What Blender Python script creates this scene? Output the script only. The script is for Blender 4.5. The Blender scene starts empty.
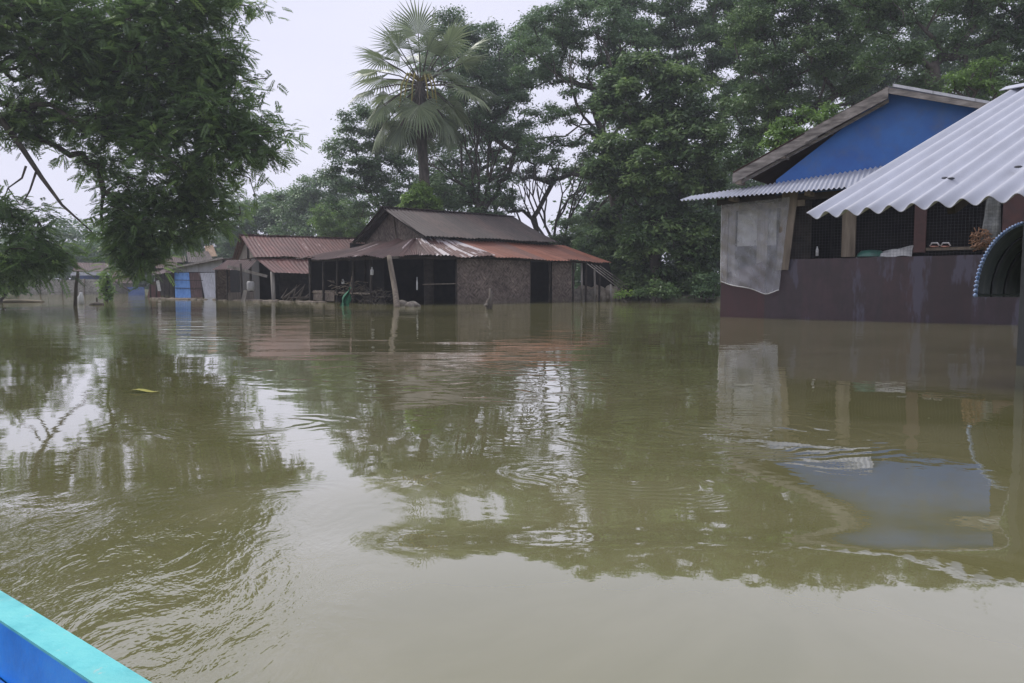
import bpy, math, random
import numpy as np
from mathutils import Vector, Matrix
R = math.radians
SC = bpy.context.scene
COL = SC.collection
rnd = random.Random(7)
NR = np.random.RandomState(11)

# ------------------------------------------------------------------ camera, sky, sun, exposure
F = 740.0; H = 0.80; HZ = 285.0
PITCH = math.atan((341.5 - HZ) / F)
cam_d = bpy.data.cameras.new("camera"); cam = bpy.data.objects.new("camera", cam_d); COL.objects.link(cam)
cam.location = (0, 0, H); cam.rotation_euler = (R(90) - PITCH, 0, 0)
cam_d.sensor_width = 36; cam_d.lens = 36 * F / 1024; cam_d.clip_start = 0.05; cam_d.clip_end = 3000
SC.camera = cam
SC.render.resolution_x = 1024; SC.render.resolution_y = 683
SUN_EL, SUN_AZ = R(58), R(200)
w = bpy.data.worlds.new("World"); SC.world = w; w.use_nodes = True
nt = w.node_tree; nt.nodes.clear()
def wn(t): return nt.nodes.new(t)
sky = wn('ShaderNodeTexSky'); sky.sky_type = 'NISHITA'; sky.sun_disc = False
sky.sun_elevation = SUN_EL; sky.sun_rotation = SUN_AZ; sky.air_density = 1.5; sky.dust_density = 4
bg1 = wn('ShaderNodeBackground'); bg1.inputs[1].default_value = 0.05
nt.links.new(sky.outputs[0], bg1.inputs[0])
tc = wn('ShaderNodeTexCoord'); mp = wn('ShaderNodeMapping'); mp.inputs['Scale'].default_value = (1.2, 1.2, 3.0)
nz = wn('ShaderNodeTexNoise'); nz.inputs['Scale'].default_value = 1.6; nz.inputs['Detail'].default_value = 4
rp = wn('ShaderNodeValToRGB'); rp.color_ramp.elements[0].position = .3; rp.color_ramp.elements[1].position = .75
rp.color_ramp.elements[0].color = (.69, .695, .85, 1); rp.color_ramp.elements[1].color = (.76, .765, .90, 1)
bg2 = wn('ShaderNodeBackground'); bg2.inputs[1].default_value = 0.86
nt.links.new(tc.outputs['Generated'], mp.inputs[0]); nt.links.new(mp.outputs[0], nz.inputs[0])
nt.links.new(nz.outputs[0], rp.inputs[0]); nt.links.new(rp.outputs[0], bg2.inputs[0])
mx = wn('ShaderNodeMixShader'); mx.inputs[0].default_value = 0.93
nt.links.new(bg1.outputs[0], mx.inputs[1]); nt.links.new(bg2.outputs[0], mx.inputs[2])
wo = wn('ShaderNodeOutputWorld'); nt.links.new(mx.outputs[0], wo.inputs[0])
sd = bpy.data.lights.new("sun", 'SUN'); sd.energy = 1.5; sd.angle = R(18); sd.color = (1, .96, .9)
so = bpy.data.objects.new("sun", sd); COL.objects.link(so)
so.rotation_euler = (R(90) - SUN_EL, 0, R(180) - SUN_AZ + R(0))
# the bright part of the cloud stands high over the far left bank
so.rotation_euler = Vector((.62, -.34, -.86)).to_track_quat('-Z', 'Y').to_euler()
sky.sun_rotation = math.atan2(-.62, .34)
vs = SC.view_settings; vs.view_transform = 'Standard'; vs.look = 'None'; vs.gamma = 1; vs.exposure = 0.55
SC.render.engine = 'CYCLES'
SC.cycles.max_bounces = 6; SC.cycles.transparent_max_bounces = 8; SC.cycles.volume_bounces = 0
SC.cycles.caustics_reflective = False; SC.cycles.caustics_refractive = False

# ------------------------------------------------------------------ where a photo column meets the place
CP, SP = math.cos(PITCH), math.sin(PITCH)
def ray(px, py):
    u = (px - 512) / F; v = (341.5 - py) / F
    return Vector((u, CP + v * SP, -SP + v * CP))
def P(px, py, Y):
    d = ray(px, py); return Vector((0, 0, H)) + d * (Y / d.y)
def W(px, py, z=0.0):
    d = ray(px, py); return Vector((0, 0, H)) + d * ((z - H) / d.z)
class Fr:
    """plan frame: s along the building, o outwards (towards the viewer), z up"""
    def __init__(s, ox, oy, ex, ey):
        l = math.hypot(ex, ey); s.O = Vector((ox, oy, 0)); s.e = Vector((ex / l, ey / l, 0)); s.n = Vector((ey / l, -ex / l, 0))
    def pt(s, a, o, z): return s.O + s.e * a + s.n * o + Vector((0, 0, z))
    def fac(s, px, py, o=0.0):
        d = ray(px, py); p0 = s.O + s.n * o; c = Vector((0, 0, H))
        t = (p0 - c).dot(s.n) / d.dot(s.n); q = c + d * t
        return ((q - s.O).dot(s.e), q.z)
    def fp(s, px, py, o=0.0):
        a, z = s.fac(px, py, o); return s.pt(a, o, z)

# ------------------------------------------------------------------ objects
def empty(name, loc, label, cat, group=None):
    o = bpy.data.objects.new(name, None); COL.objects.link(o); o.location = loc; o.empty_display_size = .3
    o['label'] = label; o['category'] = cat
    if group: o['group'] = group
    return o
def tag(o, label, cat, group=None):
    o['label'] = label; o['category'] = cat
    if group: o['group'] = group
    return o
class MB:
    def __init__(s): s.v = []; s.f = []; s.uv = {}
    def quad(s, a, b, c, d, uv=None):
        n = len(s.v); s.v += [Vector(a), Vector(b), Vector(c), Vector(d)]; s.f.append((n, n + 1, n + 2, n + 3))
        if uv is None:
            lu = (Vector(b) - Vector(a)).length; lv = (Vector(d) - Vector(a)).length
            uv = [(0, 0), (lu, 0), (lu, lv), (0, lv)]
        s.uv[len(s.f) - 1] = uv; return s
    def hexa(s, p):          # p: 8 corners, bottom 4 then top 4
        for q in ((3, 2, 1, 0), (4, 5, 6, 7), (0, 1, 5, 4), (1, 2, 6, 5), (2, 3, 7, 6), (3, 0, 4, 7)):
            s.quad(*[p[i] for i in q])
        return s
    def fbox(s, fr, a0, a1, o0, o1, z0, z1):
        return s.hexa([fr.pt(a0, o1, z0), fr.pt(a1, o1, z0), fr.pt(a1, o0, z0), fr.pt(a0, o0, z0),
                       fr.pt(a0, o1, z1), fr.pt(a1, o1, z1), fr.pt(a1, o0, z1), fr.pt(a0, o0, z1)])
    def slab(s, a, b, c, d, t):      # a quad given thickness t along its own normal (towards -normal)
        a, b, c, d = map(Vector, (a, b, c, d)); n = (b - a).cross(d - a).normalized() * t
        return s.hexa([a - n, b - n, c - n, d - n, a, b, c, d])
    def bar(s, a, b, w, t, up=(0, 0, 1)):
        a, b = Vector(a), Vector(b); d = (b - a).normalized(); up = Vector(up)
        if abs(d.dot(up)) > .98: up = Vector((0, 1, 0))
        x = d.cross(up).normalized() * w / 2; y = x.cross(d).normalized() * t / 2
        return s.hexa([a - x - y, a + x - y, b + x - y, b - x - y, a - x + y, a + x + y, b + x + y, b - x + y])
    def tube(s, pts, rad, n=8, cap=True):
        pts = [Vector(p) for p in pts]
        if not hasattr(rad, '__len__'): rad = [rad] * len(pts)
        base = len(s.v); prev = None
        for i, p in enumerate(pts):
            d = (pts[min(i + 1, len(pts) - 1)] - pts[max(i - 1, 0)])
            d = d.normalized() if d.length > 1e-9 else Vector((0, 0, 1))
            if prev is None:
                x = d.cross(Vector((0, 0, 1)))
                if x.length < .1: x = d.cross(Vector((0, 1, 0)))
            else: x = prev - d * prev.dot(d)
            x.normalize(); prev = x; y = d.cross(x)
            for k in range(n):
                a = 2 * math.pi * k / n; s.v.append(p + (x * math.cos(a) + y * math.sin(a)) * rad[i])
        for i in range(len(pts) - 1):
            for k in range(n):
                k2 = (k + 1) % n
                s.f.append((base + i * n + k, base + i * n + k2, base + (i + 1) * n + k2, base + (i + 1) * n + k))
        if cap:
            s.f.append(tuple(base + k for k in reversed(range(n)))); s.f.append(tuple(base + (len(pts) - 1) * n + k for k in range(n)))
        return s
    def grid(s, fn, nu, nv):
        b = len(s.v)
        for j in range(nv + 1):
            for i in range(nu + 1): s.v.append(Vector(fn(i / nu, j / nv)[:3]))
        for j in range(nv):
            for i in range(nu):
                s.f.append((b + j * (nu + 1) + i, b + j * (nu + 1) + i + 1, b + (j + 1) * (nu + 1) + i + 1, b + (j + 1) * (nu + 1) + i))
                pass
        return s
    def corr(s, A, B, C, D, pitch=.1, amp=.012, rows=8, seed=0, ragged=0.0, sag=0.0, th=0.0, per=8, dents=0.0):
        """corrugated sheet roof: A-B the low edge, D-C the high edge, waves run up the slope"""
        A, B, C, D = map(Vector, (A, B, C, D)); r = random.Random(seed)
        L = (B - A).length; Ls = (D - A).length
        n = max(int(L / pitch * per), 8); nrm = (B - A).cross(D - A).normalized()
        if nrm.z < 0: nrm = -nrm
        sw = .72; jit = [r.uniform(-1, 1) for _ in range(400)]; jl = [r.uniform(0, 1) for _ in range(400)]
        b = len(s.v); uvs = []
        for j in range(rows + 1):
            v = j / rows
            for i in range(n + 1):
                u = i / n; k = int(u * L / sw)
                vv = v
                if j == 0: vv = -ragged * jl[k]
                p = A.lerp(B, u).lerp(D.lerp(C, u), vv)
                h = amp * math.cos(2 * math.pi * u * L / pitch) + .008 * (ragged > 0) * (jit[k] if True else 0)
                h += -sag * math.sin(math.pi * v) + dents * math.sin(u * L * 1.7 + seed) * math.sin(v * Ls * 1.3 + seed * 2)
                s.v.append(p + nrm * h); uvs.append((u * L, vv * Ls))
        for j in range(rows):
            for i in range(n):
                q = (b + j * (n + 1) + i, b + j * (n + 1) + i + 1, b + (j + 1) * (n + 1) + i + 1, b + (j + 1) * (n + 1) + i)
                s.f.append(q); s.uv[len(s.f) - 1] = [uvs[x - b] for x in q]
        if th:
            m = len(s.v) - b
            s.v += [s.v[b + i] - nrm * th for i in range(m)]
            for j in range(rows):
                for i in range(n):
                    q = (b + j * (n + 1) + i, b + j * (n + 1) + i + 1, b + (j + 1) * (n + 1) + i + 1, b + (j + 1) * (n + 1) + i)
                    s.f.append(tuple(x + m for x in reversed(q))); s.uv[len(s.f) - 1] = [uvs[x - b] for x in reversed(q)]
            for j in (0, rows):
                for i in range(n):
                    x = b + j * (n + 1) + i; s.f.append((x, x + m, x + 1 + m, x + 1))
            for i in (0, n):
                for j in range(rows):
                    x = b + j * (n + 1) + i; y = x + n + 1; s.f.append((x, y, y + m, x + m))
        return s
    def blob(s, c, rx, ry, rz, seed=0, nu=10, nv=7, rough=.18):
        r = random.Random(seed); c = Vector(c); ph = [r.uniform(0, 6) for _ in range(6)]
        def fn(u, v):
            a = u * 2 * math.pi; t = (v - .5) * math.pi
            k = 1 + rough * (math.sin(3 * a + ph[0]) * math.cos(2 * t + ph[1]) + .6 * math.sin(5 * a + ph[2] + 3 * t))
            return c + Vector((rx * math.cos(t) * math.cos(a) * k, ry * math.cos(t) * math.sin(a) * k, rz * math.sin(t) * (1 + rough * .5 * math.sin(2 * a + ph[3]))))
        b = len(s.v)
        for j in range(nv + 1):
            for i in range(nu): s.v.append(fn(i / nu, j / nv))
        for j in range(nv):
            for i in range(nu):
                i2 = (i + 1) % nu; s.f.append((b + j * nu + i, b + j * nu + i2, b + (j + 1) * nu + i2, b + (j + 1) * nu + i))
        return s
    def build(s, name, mat, parent=None, smooth=False):
        off = parent_loc(parent); me = bpy.data.meshes.new(name)
        loc = Vector((0, 0, 0))
        if parent is None:
            n = max(len(s.v), 1)
            loc = Vector((sum(v.x for v in s.v) / n, sum(v.y for v in s.v) / n, min(v.z for v in s.v)))
            off = loc
        me.from_pydata([tuple(v - off) for v in s.v], [], s.f)
        uvl = me.uv_layers.new(name='UVMap'); arr = np.zeros((len(me.loops), 2), dtype=np.float32)
        for fi, uv in s.uv.items():
            ls = me.polygons[fi].loop_start
            for k, c in enumerate(uv): arr[ls + k] = c
        uvl.data.foreach_set('uv', arr.ravel())
        if smooth: me.polygons.foreach_set('use_smooth', [True] * len(me.polygons))
        me.materials.append(mat); me.update()
        o = bpy.data.objects.new(name, me); COL.objects.link(o)
        if parent is not None: o.parent = parent
        else: o.location = loc
        return o
def parent_loc(p):
    l = Vector((0, 0, 0))
    while p is not None: l += p.location; p = p.parent
    return l
def mesh_np(name, V, Q, mat, parent=None, tint=None, smooth=False):
    off = np.array(parent_loc(parent)); V = (V - off).astype(np.float32)
    me = bpy.data.meshes.new(name); k = Q.shape[1]
    me.vertices.add(len(V)); me.vertices.foreach_set('co', V.ravel())
    me.loops.add(Q.size); me.loops.foreach_set('vertex_index', Q.ravel().astype(np.int32))
    me.polygons.add(len(Q)); me.polygons.foreach_set('loop_start', (np.arange(len(Q)) * k).astype(np.int32))
    if smooth: me.polygons.foreach_set('use_smooth', np.ones(len(Q), dtype=bool))
    me.update(calc_edges=True)
    if tint is not None:
        a = me.attributes.new('tint', 'FLOAT', 'POINT'); a.data.foreach_set('value', tint.astype(np.float32))
    me.materials.append(mat)
    o = bpy.data.objects.new(name, me); COL.objects.link(o); o.parent = parent
    return o

# ------------------------------------------------------------------ materials
def newmat(name):
    m = bpy.data.materials.new(name); m.use_nodes = True; t = m.node_tree; b = t.nodes['Principled BSDF']
    return m, t, b
def nd(t, k, **kw):
    n = t.nodes.new(k)
    for a, v in kw.items():
        if a.startswith('i_'): n.inputs[a[2:].replace('_', ' ')].default_value = v
        else: setattr(n, a, v)
    return n
def ramp(t, src, stops):
    r = t.nodes.new('ShaderNodeValToRGB'); e = r.color_ramp.elements
    while len(e) < len(stops): e.new(.5)
    for i, (p, c) in enumerate(stops):
        e[i].position = p; e[i].color = (c[0], c[1], c[2], 1) if hasattr(c, '__len__') else (c, c, c, 1)
    t.links.new(src, r.inputs[0]); return r
def coords(t, kind='Object', scale=(1, 1, 1)):
    tc = t.nodes.new('ShaderNodeTexCoord'); m = t.nodes.new('ShaderNodeMapping'); m.inputs['Scale'].default_value = scale
    t.links.new(tc.outputs[kind], m.inputs[0]); return m.outputs[0]
def noise(t, vec, sc, det=6, rough=.6):
    n = nd(t, 'ShaderNodeTexNoise'); n.inputs['Scale'].default_value = sc; n.inputs['Detail'].default_value = det
    n.inputs['Roughness'].default_value = rough; t.links.new(vec, n.inputs['Vector']); return n.outputs[0]
def mixc(t, fac, a, b, mode='MIX'):
    m = t.nodes.new('ShaderNodeMix'); m.data_type = 'RGBA'; m.blend_type = mode
    for s, x in ((m.inputs[0], fac), (m.inputs[6], a), (m.inputs[7], b)):
        if hasattr(x, 'links'): t.links.new(x, s)
        else: s.default_value = x if not hasattr(x, '__len__') else (x[0], x[1], x[2], 1)
    return m.outputs[2]
def bump(t, b, h, strength=.4, dist=.01):
    n = t.nodes.new('ShaderNodeBump'); n.inputs['Strength'].default_value = strength; n.inputs['Distance'].default_value = dist
    t.links.new(h, n.inputs['Height']); t.links.new(n.outputs[0], b.inputs['Normal'])
def plain(name, c1, c2, sc=4, rough=.8, stretch=(1, 1, 1), bmp=.3, kind='Object', metal=0, c3=None):
    m, t, b = newmat(name); v = coords(t, kind, stretch); n = noise(t, v, sc)
    st = [(.32, c1), (.68, c2)] if c3 is None else [(.3, c1), (.5, c2), (.72, c3)]
    r = ramp(t, n, st); t.links.new(r.outputs[0], b.inputs['Base Color'])
    b.inputs['Roughness'].default_value = rough; b.inputs['Metallic'].default_value = metal
    if bmp: bump(t, b, noise(t, v, sc * 5), bmp, .01)
    return m
def worn(m, chip, amount=.62):
    t = m.node_tree; b = t.nodes['Principled BSDF']; src = b.inputs['Base Color'].links[0].from_socket
    n = noise(t, coords(t, 'Object', (1, 1, 1)), 34, 8, .72); n2 = noise(t, coords(t, 'Object', (1, 1, 1)), 3, 4, .6)
    c = mixc(t, ramp(t, n, [(amount, 0), (amount + .03, .75)]).outputs[0], src, chip)
    c = mixc(t, ramp(t, n2, [(.5, 0), (.8, .35)]).outputs[0], c, (.12, .12, .08)); t.links.new(c, b.inputs['Base Color'])
def tidemark(t, c):
    """dried silt left on a wall just over the water"""
    tc = t.nodes.new('ShaderNodeTexCoord'); sp = t.nodes.new('ShaderNodeSeparateXYZ'); t.links.new(tc.outputs['Object'], sp.inputs[0])
    n = noise(t, tc.outputs['Object'], 2.5, 5, .6); a = nd(t, 'ShaderNodeMath', operation='MULTIPLY'); t.links.new(n, a.inputs[0]); a.inputs[1].default_value = -.35
    z = nd(t, 'ShaderNodeMath', operation='ADD'); t.links.new(sp.outputs[2], z.inputs[0]); t.links.new(a.outputs[0], z.inputs[1])
    return mixc(t, ramp(t, z.outputs[0], [(.0, .35), (.08, 0)]).outputs[0], c, (.10, .085, .06))
def sheetmat(name, cols, stain, streak=.5, rough=.65, panel=.72, white=None, metal=0.0, whitelo=.6, blot=.55, lapd=.55, tide=False):
    """roof/wall sheets: colour differs sheet by sheet, stains run down the slope"""
    m, t, b = newmat(name); tc = t.nodes.new('ShaderNodeTexCoord'); sp = t.nodes.new('ShaderNodeSeparateXYZ')
    t.links.new(tc.outputs['UV'], sp.inputs[0])
    d = nd(t, 'ShaderNodeMath', operation='DIVIDE'); d.inputs[1].default_value = panel; t.links.new(sp.outputs[0], d.inputs[0])
    f = nd(t, 'ShaderNodeMath', operation='FLOOR'); t.links.new(d.outputs[0], f.inputs[0])
    wn_ = nd(t, 'ShaderNodeTexWhiteNoise', noise_dimensions='1D'); t.links.new(f.outputs[0], wn_.inputs['W'])
    r = ramp(t, wn_.outputs[0], [((i + .0) / max(len(cols) - 1, 1), c) for i, c in enumerate(cols)])
    mp = t.nodes.new('ShaderNodeMapping'); mp.inputs['Scale'].default_value = (1, .22, 1); t.links.new(tc.outputs['UV'], mp.inputs[0])
    n1 = noise(t, mp.outputs[0], 5, 8, .65); c = mixc(t, ramp(t, n1, [(.42, 0), (.7, streak)]).outputs[0], r.outputs[0], stain)
    n2 = noise(t, tc.outputs['UV'], 2.2, 8, .7); c = mixc(t, ramp(t, n2, [(.45, 0), (.66, blot)]).outputs[0], c, tuple(x * .6 for x in cols[0]))
    if white is not None:
        n3 = noise(t, mp.outputs[0], 1.6, 5, .6); c = mixc(t, ramp(t, n3, [(whitelo, 0), (whitelo + .04, .8)]).outputs[0], c, white)
    # lap line between sheets
    fr = nd(t, 'ShaderNodeMath', operation='FRACT'); t.links.new(d.outputs[0], fr.inputs[0])
    lap = ramp(t, fr.outputs[0], [(.0, lapd), (.05, 0)]); c = mixc(t, lap.outputs[0], c, (.03, .022, .02))
    if tide: c = tidemark(t, c)
    t.links.new(c, b.inputs['Base Color']); b.inputs['Roughness'].default_value = rough; b.inputs['Metallic'].default_value = metal
    bump(t, b, n2, .25, .01); return m
def leafmat(name, dark, mid, light, trans=.25, rough=.4):
    m, t, b = newmat(name); a = nd(t, 'ShaderNodeAttribute', attribute_name='tint')
    r = ramp(t, a.outputs['Fac'], [(0, dark), (.5, mid), (1, light)]); t.links.new(r.outputs[0], b.inputs['Base Color'])
    b.inputs['Roughness'].default_value = rough; b.inputs['Specular IOR Level'].default_value = .5
    tr = t.nodes.new('ShaderNodeBsdfTranslucent'); t.links.new(r.outputs[0], tr.inputs[0])
    mx = t.nodes.new('ShaderNodeMixShader'); mx.inputs[0].default_value = trans
    t.links.new(b.outputs[0], mx.inputs[1]); t.links.new(tr.outputs[0], mx.inputs[2])
    t.links.new(mx.outputs[0], t.nodes['Material Output'].inputs[0]); return m
M = {}
M['bark'] = plain('bark', (.045, .038, .032), (.13, .11, .09), 6, .9, (1, 1, .25), .6)
M['wood'] = plain('weathered_wood', (.10, .08, .06), (.27, .225, .175), 7, .85, (1, 1, .12), .5)
M['paleplank'] = plain('grey_plank', (.17, .15, .13), (.42, .39, .35), 9, .85, (1, 1, .15), .5)
M['barge'] = plain('weathered_board', (.09, .08, .074), (.33, .30, .275), 12, .85, (.25, .25, 1.2), .6)
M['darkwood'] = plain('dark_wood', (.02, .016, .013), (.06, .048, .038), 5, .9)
M['interior'] = plain('interior_shade_boards', (.010, .010, .012), (.028, .024, .022), 3, .95)  # near-black colour carries the shade inside the buildings
M['maroonpost'] = plain('maroon_paint', (.035, .014, .013), (.065, .024, .02), 5, .6)
M['blue'] = plain('blue_paint', (.018, .10, .36), (.03, .15, .46), 1.4, .5, bmp=.08)
M['stone'] = plain('stone', (.09, .078, .065), (.25, .225, .19), 8, .9, bmp=.6)
M['footing'] = plain('limewashed_stone', (.16, .13, .10), (.48, .42, .34), 3, .9, bmp=.6)
M['mud'] = plain('mud', (.10, .08, .05), (.2, .17, .11), 1.5, .9, bmp=.5)
M['green_cloth'] = plain('green_cloth', (.012, .09, .045), (.04, .22, .12), 8, .8)
M['white_cloth'] = plain('pale_cloth', (.45, .45, .44), (.7, .7, .68), 6, .9)
M['greycloth'] = plain('grey_canvas', (.16, .17, .16), (.32, .33, .32), 9, .9)
M['white_plastic'] = plain('white_plastic', (.6, .6, .6), (.8, .8, .8), 4, .4, bmp=0)
M['black'] = plain('black_paint', (.008, .01, .012), (.02, .024, .028), 6, .5)
M['canopy'] = plain('dark_green_sheet', (.012, .022, .02), (.03, .045, .042), 8, .6)
M['rimblue'] = plain('blue_rim', (.08, .18, .42), (.38, .48, .68), 30, .5)
M['wire'] = plain('wire', (.05, .055, .06), (.09, .09, .1), 5, .6, bmp=0)
M['teal'] = plain('turquoise_paint', (.06, .42, .45), (.13, .56, .57), 14, .45, (1, 1, 1), .15, c3=(.17, .62, .60))
M['boatblue'] = plain('bright_blue_paint', (.012, .2, .66), (.02, .27, .84), 10, .4, bmp=.15, c3=(.05, .34, .86))
M['boatblue2'] = plain('deep_blue_paint', (.008, .13, .5), (.02, .22, .68), 5, .4, bmp=.15)
M['slipper'] = plain('pink_rubber', (.45, .2, .16), (.62, .33, .27), 9, .7)
M['orange'] = plain('orange_net', (.09, .04, .02), (.34, .2, .12), 14, .8)
M['sheet_blue'] = plain('blue_sheet', (.09, .25, .62), (.2, .42, .8), 6, .5, (1, 1, .3))
M['bluegrey'] = plain('blue_grey_board', (.06, .10, .24), (.12, .18, .36), 5, .6)
M['yellowleaf'] = plain('yellow_leaf', (.22, .22, .03), (.38, .36, .05), 5, .6)
M['greenbowl'] = plain('green_enamel', (.03, .10, .08), (.06, .17, .13), 5, .3)
worn(M['teal'], (.34, .55, .52)); worn(M['boatblue'], (.10, .38, .62), .64); worn(M['blue'], (.05, .17, .38), .66)
M['rust_dark'] = sheetmat('dark_rusted_sheets', [(.045, .032, .030), (.085, .055, .05), (.06, .045, .042), (.10, .06, .052)], (.022, .018, .018), .7)
M['rust_orange'] = sheetmat('orange_rusted_sheets', [(.30, .11, .062), (.20, .08, .055), (.36, .14, .085), (.16, .095, .08), (.32, .12, .07)], (.07, .03, .022), .45)
M['rust_white'] = sheetmat('rusted_whitewashed_sheets', [(.13, .06, .05), (.10, .055, .048), (.16, .075, .062)], (.05, .03, .026), .6, white=(.62, .58, .58), whitelo=.5)
M['rust_red'] = sheetmat('red_brown_rusted_sheets', [(.15, .062, .052), (.21, .085, .07), (.12, .055, .048), (.17, .075, .062)], (.05, .028, .024), .7, white=(.45, .34, .31), whitelo=.6)
M['rust_side'] = sheetmat('brown_rusted_sheets', [(.10, .06, .052), (.14, .075, .065), (.085, .055, .05)], (.035, .025, .022), .7, white=(.5, .42, .42), whitelo=.6)
M['maroon'] = sheetmat('maroon_metal_wall', [(.032, .015, .017), (.056, .030, .036), (.036, .023, .031), (.050, .022, .023), (.042, .027, .035)], (.015, .010, .012), .75, .42, panel=.85, white=(.072, .066, .095), whitelo=.55, blot=.7)
M['redsheet'] = sheetmat('red_metal_sheet', [(.055, .018, .02), (.045, .018, .02)], (.03, .015, .015), .5, .5, panel=.9)
M['fibre'] = sheetmat('white_fibre_cement', [(.43, .45, .51), (.47, .49, .55), (.45, .47, .53)], (.29, .30, .33), .45, .5, panel=.9, white=(.56, .58, .64), whitelo=.62, blot=.14, lapd=.15)
M['tinpale'] = sheetmat('pale_tin_sheets', [(.52, .54, .58), (.6, .61, .65), (.47, .48, .52)], (.28, .26, .26), .4, .5, panel=.8)
M['tin_tan'] = sheetmat('tan_tin_sheet', [(.5, .33, .2), (.55, .42, .3)], (.22, .12, .07), .6, .6)
def woven(name, a, b2, base):
    m, t, b = newmat(name); tc = t.nodes.new('ShaderNodeTexCoord'); fs = []
    for ang in (40, -50):
        m0 = t.nodes.new('ShaderNodeMapping'); m0.inputs['Rotation'].default_value = (0, 0, R(ang)); t.links.new(tc.outputs['UV'], m0.inputs[0]); mp = t.nodes.new('ShaderNodeMapping'); mp.inputs['Scale'].default_value = (5, 16, 1); t.links.new(m0.outputs[0], mp.inputs[0])
        fs.append(noise(t, mp.outputs[0], .8, 3, .6))
    n2 = noise(t, tc.outputs['UV'], .9, 6, .7); n3 = noise(t, tc.outputs['UV'], 3.2, 5, .6)
    c1 = ramp(t, fs[0], [(.35, a), (.65, b2)]).outputs[0]; c2 = ramp(t, fs[1], [(.35, tuple(x * .6 for x in a)), (.65, tuple(x * .9 for x in b2))]).outputs[0]
    c = mixc(t, ramp(t, n3, [(.42, 0), (.58, 1)]).outputs[0], c1, c2)
    c = mixc(t, ramp(t, n2, [(.4, 0), (.68, .7)]).outputs[0], c, tuple(x * .4 for x in a))
    c = tidemark(t, c); t.links.new(c, b.inputs['Base Color']); b.inputs['Roughness'].default_value = .9; bump(t, b, fs[0], .5, .01)
    return m
M['woven'] = woven('woven_bamboo', (.075, .055, .044), (.30, .24, .20), (.55, .52, .5))
M['woven_pale'] = woven('pale_woven_bamboo', (.22, .21, .18), (.50, .48, .42), (.75, .73, .7))
M['planks'] = plain('upright_planks', (.10, .085, .07), (.30, .26, .22), 6, .9, (2.5, 2.5, .12), .5)
def plasticmat():
    m, t, b = newmat('clear_plastic_sheet'); v = coords(t, 'UV', (1, .5, 1)); n = noise(t, v, 3, 6, .6)
    b.inputs['Base Color'].default_value = (.50, .51, .54, 1); b.inputs['Roughness'].default_value = .22
    bump(t, b, noise(t, v, 4, 7, .7), .6, .03)
    tr = t.nodes.new('ShaderNodeBsdfTransparent'); mx = t.nodes.new('ShaderNodeMixShader')
    t.links.new(ramp(t, n, [(.3, .34), (.7, .46)]).outputs[0], mx.inputs[0]); t.links.new(tr.outputs[0], mx.inputs[1]); t.links.new(b.outputs[0], mx.inputs[2])
    t.links.new(mx.outputs[0], t.nodes['Material Output'].inputs[0]); return m
M['plastic'] = plasticmat()
M['leaf_near'] = leafmat('rain_tree_leaf', (.085, .15, .055), (.18, .29, .10), (.34, .50, .14), .5)
M['leaf_dark'] = leafmat('dark_leaf', (.065, .115, .045), (.135, .22, .085), (.25, .36, .13), .4)
M['leaf_mid'] = leafmat('mid_leaf', (.085, .15, .075), (.165, .265, .125), (.28, .41, .17), .4)
M['leaf_light'] = leafmat('light_leaf', (.11, .19, .045), (.19, .32, .075), (.30, .45, .11), .45)
M['palm_leaf'] = leafmat('palm_leaf', (.12, .16, .095), (.22, .28, .15), (.36, .42, .24), .35, .3)
M['palm_dead'] = plain('dry_frond', (.09, .065, .05), (.2, .15, .12), 5, .9, bmp=0)
M['palm_stalk'] = plain('yellow_stalk', (.24, .20, .05), (.36, .31, .09), 5, .6, bmp=0)

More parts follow.
